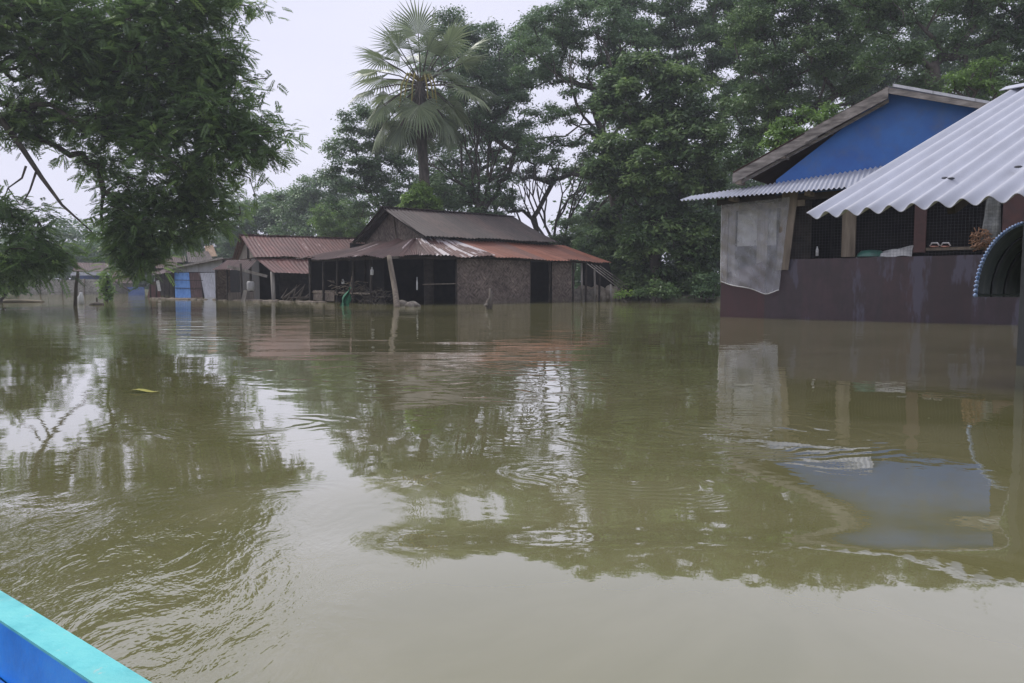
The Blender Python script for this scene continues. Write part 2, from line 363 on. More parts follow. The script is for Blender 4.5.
# ------------------------------------------------------------------ water
def water():
    m, t, b = newmat('muddy_water')
    b.inputs['Specular IOR Level'].default_value = 0
    v = coords(t, 'Object'); 
    n = noise(t, v, .8, 5, .6); n.node.inputs['Distortion'].default_value = 1.5
    c = ramp(t, n, [(.35, (.158, .152, .062)), (.68, (.212, .198, .100))]); t.links.new(c.outputs[0], b.inputs['Base Color'])
    b.inputs['Roughness'].default_value = .03; b.inputs['IOR'].default_value = 1.33
    # ripples: calm by the boat's right, broken chop at its left, long fine ripples far out
    tc = t.nodes.new('ShaderNodeTexCoord'); sp = t.nodes.new('ShaderNodeSeparateXYZ'); t.links.new(tc.outputs['Object'], sp.inputs[0])
    def math_(op, a, b_=None, cl=False):
        q = nd(t, 'ShaderNodeMath', operation=op); q.use_clamp = cl
        for i, x in enumerate((a, b_)):
            if x is None: continue
            if hasattr(x, 'links'): t.links.new(x, q.inputs[i])
            else: q.inputs[i].default_value = x
        return q.outputs[0]
    m1 = t.nodes.new('ShaderNodeMapping'); m1.inputs['Scale'].default_value = (.45, 1.6, 1); t.links.new(tc.outputs['Object'], m1.inputs[0])
    far = noise(t, m1.outputs[0], 1.5, 3, .5)
    fmask = nd(t, 'ShaderNodeMapRange'); fmask.inputs[1].default_value = 4; fmask.inputs[2].default_value = 16
    t.links.new(sp.outputs[1], fmask.inputs[0])
    patch = noise(t, v, .22, 3, .5); pm = ramp(t, patch, [(.36, .12), (.62, 1)])
    hfar = math_('MULTIPLY', math_('MULTIPLY', far, fmask.outputs[0]), pm.outputs[0])
    m2 = t.nodes.new('ShaderNodeMapping'); m2.inputs['Scale'].default_value = (1.35, .9, 1); m2.inputs['Rotation'].default_value = (0, 0, R(35)); t.links.new(tc.outputs['Object'], m2.inputs[0])
    chop = noise(t, m2.outputs[0], 3.3, 5, .6); chop.node.inputs['Distortion'].default_value = .35
    # chop mask: left of a line leading away from the boat, out to ~4 m
    lin = math_('ADD', math_('MULTIPLY', sp.outputs[0], -1.0), math_('MULTIPLY', sp.outputs[1], -.28))
    cm = nd(t, 'ShaderNodeMapRange'); cm.inputs[1].default_value = -.45; cm.inputs[2].default_value = .5; t.links.new(lin, cm.inputs[0])
    cd = nd(t, 'ShaderNodeMapRange'); cd.inputs[1].default_value = 3.05; cd.inputs[2].default_value = 2.25; cd.interpolation_type = 'SMOOTHERSTEP'; cm.interpolation_type = 'SMOOTHERSTEP'; t.links.new(sp.outputs[1], cd.inputs[0])
    hch = math_('MULTIPLY', math_('MULTIPLY', chop, cm.outputs[0]), cd.outputs[0])
    soft = noise(t, v, 2.2, 2, .4)
    hs = math_('ADD', math_('MULTIPLY', hfar, .018), math_('MULTIPLY', hch, .017))
    hs = math_('ADD', hs, math_('MULTIPLY', soft, .0012))
    bp = t.nodes.new('ShaderNodeBump'); bp.inputs['Strength'].default_value = 1.0; bp.inputs['Distance'].default_value = 1.0
    hs = math_('ADD', hs, math_('MULTIPLY', noise(t, v, 9, 3, .5), .00042))
    # little rings and trains of ripples
    brk = ramp(t, noise(t, v, 3.1, 2, .5), [(.42, 0), (.6, 1)]).outputs[0]
    for (px, py, r0, lam, am) in ((700, 430, .7, .10, .0008), (255, 505, .22, .05, .0005), (248, 425, .4, .1, .0008), (600, 385, .9, .17, .0012), (600, 478, .35, .06, .0005), (420, 375, 1.1, .22, .0010)):
        c = W(px, py); d = nd(t, 'ShaderNodeVectorMath', operation='SUBTRACT'); t.links.new(tc.outputs['Object'], d.inputs[0]); d.inputs[1].default_value = (c.x, c.y, 0)
        d2 = nd(t, 'ShaderNodeVectorMath', operation='MULTIPLY'); t.links.new(d.outputs[0], d2.inputs[0]); d2.inputs[1].default_value = (.55, 1.0, 0)
        ln = nd(t, 'ShaderNodeVectorMath', operation='LENGTH'); t.links.new(d2.outputs[0], ln.inputs[0]); L_ = math_('ADD', ln.outputs['Value'], math_('MULTIPLY', soft, .45))
        fall = math_('EXPONENT', math_('MULTIPLY', math_('POWER', math_('MULTIPLY', ln.outputs['Value'], 1 / r0), 2.0), -1.0))
        hs = math_('ADD', hs, math_('MULTIPLY', math_('MULTIPLY', math_('SINE', math_('MULTIPLY', L_, 6.283 / lam)), math_('MULTIPLY', fall, brk)), am))
    t.links.new(hs, bp.inputs['Height']); t.links.new(bp.outputs[0], b.inputs['Normal'])
    lw = nd(t, 'ShaderNodeLayerWeight'); lw.inputs['Blend'].default_value = .5; t.links.new(bp.outputs[0], lw.inputs['Normal'])
    fc = math_('ADD', math_('MULTIPLY', math_('POWER', lw.outputs['Facing'], 2.6), .96), .03, True)
    fc = math_('MINIMUM', fc, .80)
    gl = nd(t, 'ShaderNodeBsdfGlossy'); gl.inputs['Roughness'].default_value = .02; gl.inputs['Color'].default_value = (1, 1, 1, 1); t.links.new(bp.outputs[0], gl.inputs['Normal'])
    ms = t.nodes.new('ShaderNodeMixShader'); t.links.new(fc, ms.inputs[0]); t.links.new(b.outputs[0], ms.inputs[1]); t.links.new(gl.outputs[0], ms.inputs[2]); t.links.new(ms.outputs[0], t.nodes['Material Output'].inputs[0])
    # mesh: rings round the boat, finer near it
    nr, na = 420, 900
    rr = .25 * (1200 / .25) ** (np.arange(nr) / (nr - 1)); th = np.arange(na) / na * 2 * np.pi
    RR, TH = np.meshgrid(rr, th, indexing='ij'); X = RR * np.cos(TH); Y = RR * np.sin(TH)
    Z = np.zeros_like(X)
    for (lx, ang, amp, ph) in ((3.1, 78, .0016, 0), (2.2, 110, .0010, 1.3), (1.5, 62, .0006, 2.1), (.95, 96, .0003, .4), (4.6, 20, .002, 3.0)):
        a = R(ang); k = 2 * np.pi / lx
        Z += amp * np.sin(k * (X * np.cos(a) + Y * np.sin(a)) + ph + .6 * np.sin(X * .7 + ph) + .5 * np.sin(Y * .5 + 2 * ph))
    near = np.exp(-((RR - 0) / 30) ** 2); Z *= near
    # the boat's wake: a long low ridge crossing the view some two metres out
    yc = 2.14 + .03 * np.sin(X * 1.3 + .5) + .015 * np.sin(X * 3.1) - .01 * X
    prof = (Y - yc); amp = .0115 / (1 + np.exp(-(X + .75) * 4)) * (1 - .55 / (1 + np.exp(-(X - .75) * 6)))
    Z += amp * np.where(prof < 0, np.exp(-(prof / .5) ** 2), np.exp(-(prof / .15) ** 2)) * (Y > 0)
    # the swell before it, left of the middle, leaning towards the boat
    p2 = Y - (2.95 + .12 * np.sin(X * 1.7 + 1)); Z += .029 * np.where(p2 < 0, np.exp(-(p2 / .55) ** 2), np.exp(-(p2 / 1.5) ** 2)) * np.exp(-((X + .5) / .7) ** 2) * (Y > 0)
    # curved bow-wave rim on the right
    cx, cy = W(760, 490).x, W(760, 490).y
    q = np.sqrt(((X - cx) / 1.25) ** 2 + ((Y - cy) / .95) ** 2); Z += .0009 * np.exp(-((q - 1) / .05) ** 2) / (1 + np.exp(-(X - cx) * 8))
    
    V = np.stack([X, Y, Z], -1).reshape(-1, 3); V = np.vstack([V, [[0, 0, 0]]])
    i = np.arange(nr - 1)[:, None] * na; j = np.arange(na)[None, :]; j2 = (j + 1) % na
    Q = np.stack([i + j, i + na + j, i + na + j2, i + j2], -1).reshape(-1, 4)
    o = mesh_np('water', V, Q, m, None, None, True); o['kind'] = 'structure'
    return o
water()
def smooth01(x): x = np.clip(x, 0, 1); return x * x * (3 - 2 * x)
def shoreY(X):
    # distance of the dry bank from the viewer, by east-west position
    return np.interp(X, [-200, -30, -14, -3, 3, 6, 9, 14, 40, 200], [72, 72, 60, 47, 46, 44, 30, 24, 20, 20])
def ground():
    xs = np.concatenate([np.linspace(-700, -90, 14), np.linspace(-80, 80, 130), np.linspace(90, 700, 14)])
    ys = np.concatenate([np.linspace(-300, 10, 16), np.linspace(12, 110, 110), np.linspace(120, 900, 20)])
    X, Y = np.meshgrid(xs, ys, indexing='ij'); s = shoreY(X)
    Z = -1.3 + 1.55 * smooth01((Y - s + 2.2) / 3.2) + .08 * np.sin(X * .9) * np.sin(Y * .7) + .05 * NR.randn(*X.shape) * (np.abs(X) < 80)
    Z = np.maximum(Z, -1.4); V = np.stack([X, Y, Z], -1).reshape(-1, 3); n = len(ys)
    i = np.arange(len(xs) - 1)[:, None] * n; j = np.arange(n - 1)[None, :]
    Q = np.stack([i + j, i + n + j, i + n + j + 1, i + j + 1], -1).reshape(-1, 4)
    m, t, b = newmat('bank_ground'); v = coords(t); nn = noise(t, v, 1.2, 8, .65)
    c = ramp(t, nn, [(.35, (.08, .07, .045)), (.55, (.06, .075, .03)), (.75, (.16, .14, .1))]); t.links.new(c.outputs[0], b.inputs['Base Color'])
    b.inputs['Roughness'].default_value = .95; bump(t, b, nn, .6, .05)
    o = mesh_np('ground', V, Q, m, None, None, True); o['kind'] = 'structure'
ground()

def haze():
    x0, x1, y0, y1, z0, z1 = -130, 110, -14, 118, -2.4, 30
    g = MB(); g.hexa([Vector(p) for p in ((x0, y0, z0), (x1, y0, z0), (x1, y1, z0), (x0, y1, z0), (x0, y0, z1), (x1, y0, z1), (x1, y1, z1), (x0, y1, z1))])
    m = bpy.data.materials.new('damp_air'); m.use_nodes = True; t = m.node_tree; t.nodes.clear()
    pv = t.nodes.new('ShaderNodeVolumePrincipled'); pv.inputs['Color'].default_value = (.86, .9, .97, 1); pv.inputs['Density'].default_value = .0014; pv.inputs['Anisotropy'].default_value = .2
    out = t.nodes.new('ShaderNodeOutputMaterial'); t.links.new(pv.outputs[0], out.inputs['Volume'])
    o = g.build('haze', m, None); o['kind'] = 'stuff'; o['label'] = 'damp hazy air over the flooded village'; o['category'] = 'haze'
haze()

# ------------------------------------------------------------------ foliage machinery
def unit(a): return a / np.maximum(np.linalg.norm(a, axis=-1, keepdims=True), 1e-9)
def leaf_quads(C, D, N, L, Wd):
    """rhombic leaves: C base point, D direction, N normal"""
    S = unit(np.cross(D, N)); L = np.asarray(L).reshape(-1, 1); Wd = np.asarray(Wd).reshape(-1, 1)
    Nn = unit(np.cross(S, D))
    V = np.stack([C, C + D * L * .45 + S * Wd * .5, C + D * L - Nn * L * .12, C + D * L * .45 - S * Wd * .5], 1)
    return V.reshape(-1, 3)
def clump_leaves(cc, rc, n, L, Wd, flat=.55, tintc=None, spread=.18, rs=NR):
    K = len(cc); idx = np.repeat(np.arange(K), n); m = len(idx)
    d = unit(rs.randn(m, 3)); d[:, 2] = np.where(d[:, 2] < -.25, -d[:, 2] * .6, d[:, 2])
    rad = rc[idx] * rs.uniform(.35, 1.0, m) ** .5 * (1 + .25 * rs.randn(m))
    off = d * rad[:, None]; off[:, 2] *= flat
    C = cc[idx] + off
    N = unit(d * .5 + np.array([0, 0, .9]) + rs.randn(m, 3) * .45)
    D = unit(unit(np.cross(N, rs.randn(m, 3))) + d * .5 + np.array([0, 0, -.35]))
    V = leaf_quads(C, D, N, L * rs.uniform(.6, 1.3, m), Wd * rs.uniform(.7, 1.3, m))
    tc = (tintc[idx] if tintc is not None else .5) + rs.randn(m) * spread
    return V, np.repeat(np.clip(tc, 0, 1), 4)
def skeleton(base, fork, targets, rs, tr=.25, power=.45, lean=None):
    """branch graph: every clump hangs on the nearest limb that leads back to the trunk"""
    base = np.array(base, float); fork = np.array(fork, float)
    nodes = [base]; par = [-1]
    for k in range(1, 6):
        t = k / 5; nodes.append(base * (1 - t) + fork * t + np.array([.12 * math.sin(4 * t + base[0]), .1 * math.cos(3 * t), 0]) * (t < 1)); par.append(len(nodes) - 2)
    order = np.argsort(np.linalg.norm(targets - fork, axis=1))
    tips = []
    for oi in order:
        T = targets[oi]; A = np.array(nodes); dist = np.linalg.norm(A - T, axis=1); df = np.linalg.norm(A - fork, axis=1)
        cost = dist + .35 * df; cost[:4] += 50
        k = int(np.argmin(cost)); p0 = A[k]; n = max(2, min(5, int(dist[k] / 1.2) + 1)); last = k
        for q in range(1, n + 1):
            t = q / n; p = p0 * (1 - t) + T * t; p = p + rs.randn(3) * .10 * dist[k] * (t < 1) * .6; p[2] += -.08 * dist[k] * math.sin(math.pi * t) * (rs.rand() - .3)
            nodes.append(p); par.append(last); last = len(nodes) - 1
        tips.append(last)
    n = len(nodes); cnt = np.zeros(n)
    for tnode in tips: cnt[tnode] += 1
    for i in range(n - 1, 0, -1): cnt[par[i]] += cnt[i]
    rad = tr * (np.maximum(cnt, .5) / max(cnt[0], 1)) ** power; rad = np.maximum(rad, .010); rad[6:] = np.minimum(rad[6:], tr * .55)
    return np.array(nodes), np.array(par), rad
def skel_mesh(nodes, par, rad, sides=6):
    """tapered tubes along every edge"""
    i = np.arange(1, len(nodes)); A = nodes[par[i]]; B = nodes[i]; ra = np.minimum(rad[par[i]], rad[i] * 1.5); rb = rad[i]
    d = unit(B - A); x = unit(np.cross(d, np.array([.31, .87, .12]))); y = np.cross(d, x)
    an = np.arange(sides) / sides * 2 * np.pi; ring = x[:, None] * np.cos(an)[None, :, None] + y[:, None] * np.sin(an)[None, :, None]
    VA = A[:, None] - d[:, None] * (ra * .3)[:, None, None] + ring * ra[:, None, None]; VB = B[:, None] + d[:, None] * (rb * .3)[:, None, None] + ring * rb[:, None, None]
    V = np.concatenate([VA, VB], 1).reshape(-1, 3); b = (np.arange(len(i)) * 2 * sides)[:, None]
    k = np.arange(sides)[None, :]; k2 = (k + 1) % sides
    Q = np.stack([b + k, b + k2, b + sides + k2, b + sides + k], -1).reshape(-1, 4)
    return V, Q
def sample_lobes(lobes, density, rs, shell=.45, fill=6.5, k=1.1):
    out = []; lid = []
    for li, (px, py, rx, rz, Y) in enumerate(lobes):
        c = np.array(P(px, py, Y)); ax = k * rx * Y / F; az = k * rz * Y / F; ay = (ax + az) * .45
        n = max(6, int(fill * density * (ax * az)))
        d = unit(rs.randn(n, 3)); rr = rs.uniform(shell ** 3, 1, n) ** (1 / 3)
        out.append(c + d * rr[:, None] * np.array([ax, ay, az])); lid += [li] * n
    return np.vstack(out), np.array(lid)
def tree(name, label, cat, bpx, bY, lobes, mat, density=1.6, rc=(.5, .95), nleaf=230, L=.19, Wd=.085, seed=1, tr=.25, fork=None, flat=.8,
         tint=(.25, .75), group=None, bz=.1, power=.62, shell=.45):
    rs = np.random.RandomState(seed)
    bx = (bpx - 512) / F * bY; base = np.array([bx, bY, bz])
    root = empty(name, tuple(base), label, cat, group)
    cc, lid = sample_lobes(lobes, density, rs, shell)
    keep = cc[:, 2] > .3; cc = cc[keep]; lid = lid[keep]
    r = rs.uniform(rc[0], rc[1], len(cc)) * .85; ltint = rs.uniform(-.12, .12, len(lobes))
    tc = rs.uniform(tint[0], tint[1], len(cc)) + ltint[lid]
    cz = cc.mean(0)
    fk = np.array(P(*fork)) if fork is not None else np.array([bx * .7 + cz[0] * .3, bY, cz[2] * .35])
    nodes, par, rad = skeleton(base - np.array([0, 0, .5]), fk, cc, rs, tr, power)
    V, Q = skel_mesh(nodes, par, rad); mesh_np('trunk', V, Q, M['bark'], root, None, True)
    V, tt = clump_leaves(cc, r, nleaf, L, Wd, flat, tc, .14, rs)
    mesh_np('crown', V, np.arange(len(V)).reshape(-1, 4), mat, root, tt)
    return root

# ------------------------------------------------------------------ trees beyond the water
TG = 'trees on the bank behind the houses'
tree('tree', 'hazy rounded tree low on the skyline left of the red roofed hut', 'tree', 262, 82, [(238, 222, 22, 20, 82), (262, 212, 24, 18, 83), (285, 218, 22, 22, 82), (255, 240, 34, 18, 82)], M['leaf_mid'], .9, (.7, 1.3), 170, .32, .16, 21, .3, group=TG)
tree('tree', 'hazy taller tree just left of the palm on the far skyline', 'tree', 322, 76, [(300, 205, 24, 20, 76), (325, 195, 22, 22, 75), (345, 205, 20, 25, 77), (318, 230, 40, 22, 76)], M['leaf_mid'], .9, (.7, 1.3), 180, .3, .15, 22, .3, group=TG)
tree('tree', 'bright green distant tree above the long pale bamboo wall', 'tree', 92, 95, [(78, 256, 18, 12, 95), (100, 258, 20, 14, 94), (60, 262, 16, 10, 96), (85, 268, 30, 12, 95)], M['leaf_light'], .8, (.8, 1.4), 150, .36, .18, 23, .3, group=TG)
tree('tree', 'distant dull green tree rising behind the small white walled hut', 'tree', 190, 88, [(170, 255, 26, 16, 88), (205, 250, 22, 18, 88), (185, 268, 36, 14, 88), (140, 262, 20, 14, 88)], M['leaf_mid'], .8, (.8, 1.3), 150, .34, .17, 24, .3, group=TG)
tree('tree', 'grey green tree behind the fan palm with open crown edge to the left', 'tree', 385, 50, [(362, 122, 26, 14, 50), (345, 150, 18, 14, 50), (385, 140, 24, 20, 51), (352, 175, 24, 14, 49), (392, 178, 30, 22, 50), (365, 205, 34, 16, 49), (410, 110, 20, 20, 52), (400, 212, 28, 16, 49)],
     M['leaf_mid'], 1.5, (.45, .9), 210, .2, .1, 25, .25, fork=(390, 225, 50), group=TG, tint=(.1, .7))
tree('tree', 'spreading tree with several slanting stems right behind the fan palm', 'tree', 478, 47, [(452, 35, 26, 20, 48), (490, 55, 24, 24, 48), (455, 85, 26, 22, 47), (500, 100, 30, 20, 47), (470, 130, 34, 18, 47), (520, 140, 26, 15, 46), (490, 190, 32, 18, 47), (450, 195, 26, 18, 47), (532, 60, 24, 24, 48), (465, 225, 40, 14, 46)],
     M['leaf_mid'], 1.35, (.45, .85), 200, .19, .09, 26, .26, fork=(480, 215, 47), group=TG, tint=(.05, .6))
tree('tree', 'tall umbrella crowned tree with a dark slanting bare limb against the sky', 'tree', 628, 42, [(545, 42, 34, 20, 42), (590, 25, 34, 24, 42), (562, 12, 26, 12, 42), (530, 75, 24, 14, 42), (560, 70, 20, 12, 42), (625, 40, 30, 26, 42), (590, 100, 26, 12, 41), (555, 118, 26, 10, 41), (610, 75, 24, 20, 42), (540, 150, 24, 12, 41), (585, 145, 24, 12, 41)],
     M['leaf_mid'], 1.7, (.4, .75), 210, .17, .08, 27, .3, fork=(606, 140, 42), group=TG, tint=(.15, .7))
tree('tree', 'leafy round tree filling the space behind the several stemmed tree and the palm', 'tree', 500, 57, [(452, 60, 34, 28, 57), (505, 72, 30, 28, 57), (475, 108, 38, 26, 57), (448, 160, 34, 30, 56), (496, 145, 28, 18, 57), (470, 205, 42, 20, 56), (545, 38, 36, 18, 57), (612, 92, 22, 30, 57), (420, 200, 30, 20, 56)],
     M['leaf_mid'], 1.0, (.6, 1.0), 200, .22, .11, 61, .28, fork=(500, 225, 57), group=TG, tint=(.1, .7))
tree('tree', 'tree with a fan of thin dark stems and see-through crown behind the long shed', 'tree', 555, 52, [(520, 168, 28, 10, 52), (565, 165, 28, 10, 52), (600, 172, 20, 12, 52), (512, 205, 14, 10, 52), (598, 215, 12, 12, 52), (545, 182, 20, 6, 52)],
     M['leaf_dark'], 1.5, (.4, .7), 130, .2, .09, 28, .3, fork=(558, 258, 52), group=TG, tint=(.1, .5), power=.5)
tree('tree', 'dense dark tree hung with creepers down to the water left of the blue gabled house', 'tree', 655, 37, [(640, 95, 34, 34, 37), (612, 165, 24, 30, 37), (655, 165, 36, 40, 36), (690, 150, 26, 36, 36), (630, 232, 32, 30, 40), (665, 240, 36, 36, 36.5), (700, 255, 22, 34, 36), (668, 282, 38, 13, 38), (700, 200, 20, 34, 36), (680, 100, 26, 26, 37)],
     M['leaf_dark'], 2.2, (.4, .8), 180, .26, .13, 29, .3, fork=(655, 215, 37), group=TG, flat=.9, tint=(.0, .95))
tree('tree', 'tall pale leaved tree whose top leaves the picture above the creeper hung tree', 'tree', 680, 44, [(650, 20, 36, 24, 44), (690, 5, 36, 22, 44), (620, -2, 26, 14, 44), (700, 55, 30, 30, 44), (655, 60, 30, 24, 44), (725, 25, 30, 28, 44), (735, 70, 24, 26, 44), (715, 110, 24, 26, 43), (600, -8, 40, 10, 44), (640, 125, 30, 22, 44), (745, 10, 20, 30, 44)],
     M['leaf_mid'], 1.7, (.45, .85), 230, .18, .09, 30, .3, group=TG, tint=(.2, .8))
tree('tree', 'shady tree directly behind the peak of the blue gable', 'tree', 790, 35, [(760, 25, 34, 26, 35), (800, 15, 34, 26, 35), (770, 70, 30, 26, 34), (815, 60, 30, 24, 34), (750, 115, 26, 26, 34), (790, 108, 26, 18, 34), (735, 150, 20, 24, 34), (845, 30, 30, 26, 35), (845, 75, 28, 18, 34), (785, -8, 40, 12, 35)],
     M['leaf_dark'], 2.2, (.4, .8), 250, .15, .075, 31, .28, group=TG, tint=(.1, .8))
tree('tree', 'dark trunked tree forking above the ridge of the white corrugated roof', 'tree', 932, 31, [(895, 15, 32, 22, 31), (945, 2, 40, 16, 31), (1000, 20, 36, 22, 31), (895, 60, 30, 16, 30), (1005, 70, 34, 22, 30), (960, 48, 24, 14, 31), (985, 105, 34, 18, 30), (920, 92, 26, 12, 30), (1050, 40, 40, 40, 31), (870, -5, 30, 12, 31), (1000, -10, 50, 12, 31), (950, 110, 40, 12, 31), (1020, 120, 30, 22, 31)],
     M['leaf_dark'], 2.0, (.4, .75), 230, .15, .07, 32, .3, fork=(932, 70, 31), group=TG, tint=(.0, .7))
tree('tree', 'leafy tree filling the sky between the blue gable peak and the dark forked trunk', 'tree', 870, 48, [(855, 20, 34, 26, 48), (900, 40, 36, 26, 48), (860, 70, 34, 22, 48), (910, 85, 34, 20, 48), (960, 20, 34, 22, 48), (965, 70, 34, 26, 48), (1010, 50, 34, 30, 48), (1010, 100, 34, 26, 48), (935, -5, 40, 12, 48), (800, 85, 30, 20, 50), (840, 95, 30, 18, 50), (880, 100, 30, 16, 48), (760, 110, 26, 24, 50), (770, 60, 26, 24, 50)],
     M['leaf_mid'], 1.3, (.6, 1.0), 220, .2, .1, 62, .28, group=TG, tint=(.1, .8))
tree('tree', 'yellow green young tree peeping over the weathered boards of the blue gable', 'tree', 800, 27, [(792, 128, 18, 10, 27), (815, 118, 14, 9, 27), (778, 140, 12, 8, 27), (800, 150, 26, 14, 27), (835, 118, 12, 8, 27)],
     M['leaf_light'], 3.6, (.28, .5), 130, .15, .07, 33, .1, group=TG, tint=(.1, .7))
tree('tree', 'bright green leafy tree right of the dark forked trunk at the top right', 'tree', 968, 27, [(962, 78, 16, 9, 27), (985, 70, 16, 8, 27), (975, 92, 22, 10, 27)],
     M['leaf_light'], 3.4, (.28, .5), 120, .14, .06, 34, .1, group=TG, tint=(.1, .6))
tree('tree', 'broad tree far right beyond the white roof', 'tree', 1120, 32, [(1100, 20, 50, 40, 32), (1150, 50, 50, 50, 32), (1090, 80, 40, 40, 32), (1160, 120, 50, 50, 32), (1100, 140, 40, 40, 32)], M['leaf_dark'], 1.6, (.6, 1), 200, .2, .1, 35, .3, group=TG)
tree('shrub', 'bright yellow green shrub top showing over the ridge of the dark roof under the palm', 'shrub', 421, 41.2, [(421, 199, 15, 9, 41.2), (412, 205, 9, 7, 41.2), (430, 205, 9, 7, 41.2), (421, 190, 8, 6, 41.2)], M['leaf_light'], 8, (.22, .4), 90, .24, .09, 36, .08, tint=(.7, 1))
def twig_fan(px, py, Y, n, L, r, spread, seed, root, rise=1.0):
    rs = random.Random(seed); g = MB()
    def grow(p, d, L, r, k):
        q = p + d * L * .5 + Vector((rs.uniform(-.08, .08) * L, rs.uniform(-.05, .05) * L, 0)); e = p + d * L + Vector((rs.uniform(-.1, .1) * L, 0, rs.uniform(-.02, .08) * L))
        g.tube([p, q, e], [r, r * .85, r * .68], 6, False)
        if k > 0:
            for i in range(rs.choice((2, 2, 3))):
                a = rs.uniform(-.65, .65); v = Vector((d.x * math.cos(a) - d.z * math.sin(a), d.y + rs.uniform(-.3, .3), d.x * math.sin(a) + d.z * math.cos(a) + .12)).normalized(); grow(e, v, L * rs.uniform(.6, .85), r * .62, k - 1)
    p0 = P(px, py, Y)
    for i in range(n):
        a = -spread + 2 * spread * i / max(n - 1, 1) + rs.uniform(-.06, .06); grow(p0 + Vector((rs.uniform(-.4, .4), 0, 0)), Vector((math.sin(a), rs.uniform(-.2, .2), math.cos(a) * rise)).normalized(), L, r, 3)
    g.build('limbs', M['bark'], root, True)
twig_fan(556, 262, 51, 6, 2.6, .12, .75, 3, bpy.data.objects['tree.007'])
twig_fan(478, 215, 46, 5, 2.2, .11, .6, 5, bpy.data.objects['tree.005'])
twig_fan(606, 150, 41.5, 3, 2.2, .11, .75, 8, bpy.data.objects['tree.006'])
# the wood that closes the view behind them, too dense to count
def wood_mass():
    rs = np.random.RandomState(5); cc = []
    for px, top, Y in [(x, t, y) for (x, t, y) in
        [(p, 232 + 8 * math.sin(p * .05) + (14 if 490 < p < 600 else 0), 90) for p in range(-150, 610, 9)] +
        [(p, 165 + 18 * math.sin(p * .04) + max(0, 615 - p) * 1.6, 62) for p in range(585, 1250, 8)]]:
        c0 = np.array(P(px, top, Y)); n = 7 + int(1.6 * c0[2])
        for k in range(n):
            cc.append([c0[0] + rs.randn() * 1.2, Y + rs.randn() * 3, rs.uniform(.4, 1) * c0[2] if k % 2 else rs.uniform(0.0, .6) * c0[2]])
    cc = np.array(cc); r = rs.uniform(.9, 1.7, len(cc))
    V, tt = clump_leaves(cc, r, 90, .42, .22, .7, rs.uniform(.1, .6, len(cc)), .12, rs)
    o = mesh_np('woodland', V, np.arange(len(V)).reshape(-1, 4), M['leaf_mid'], None, tt)
    o['label'] = 'dense green woodland closing the view behind the houses'; o['category'] = 'woodland'; o['kind'] = 'stuff'
wood_mass()
def shrub(px, Y, rx, rz, py, label, mat, seed, group='bushes along the flooded bank', n=150):
    return tree('bush', label, 'bush', px, Y, [(px, py, rx, rz, Y), (px - rx * .5, py + rz * .5, rx * .7, rz * .6, Y), (px + rx * .5, py + rz * .5, rx * .7, rz * .6, Y)], mat, 3.2, (.3, .6), n, .15, .08, seed, .06, group=group, bz=.0, flat=.8, tint=(.1, .8))
shrub(708, 34, 13, 14, 285, 'leafy bush at the water edge touching the maroon wall corner', M['leaf_mid'], 41)
shrub(676, 38, 16, 10, 288, 'low bush on the pale bank line left of the maroon wall', M['leaf_mid'], 42)
shrub(640, 40, 16, 12, 284, 'bush at the foot of the creeper hung tree beside the leaning poles', M['leaf_dark'], 43)
shrub(572, 50, 20, 20, 238, 'bush rising just behind the right end of the dark ridge roof', M['leaf_dark'], 44)
shrub(596, 46, 18, 20, 246, 'bush above the orange rusted roof end', M['leaf_mid'], 45)
shrub(5, 34, 20, 14, 283, 'pale green bush on the muddy spit at the left edge', M['leaf_mid'], 46)
shrub(338, 60, 26, 18, 222, 'light green bush between the red roofed hut and the palm shed', M['leaf_light'], 47)
shrub(618, 42, 20, 26, 268, 'dark bush filling the gap behind the leaning poles', M['leaf_dark'], 52)
shrub(610, 44, 16, 14, 284, 'low bush behind the low stone footing of the shed', M['leaf_mid'], 53)
shrub(690, 40, 18, 24, 268, 'tall bush between the creeper hung tree and the maroon wall', M['leaf_dark'], 54)
shrub(656, 33.5, 16, 9, 291, 'low bush in the water before the trunk of the creeper hung tree', M['leaf_dark'], 55)
shrub(624, 33.5, 5, 4, 297, 'small pale green water plant under the leaning poles', M['leaf_light'], 48, n=60)

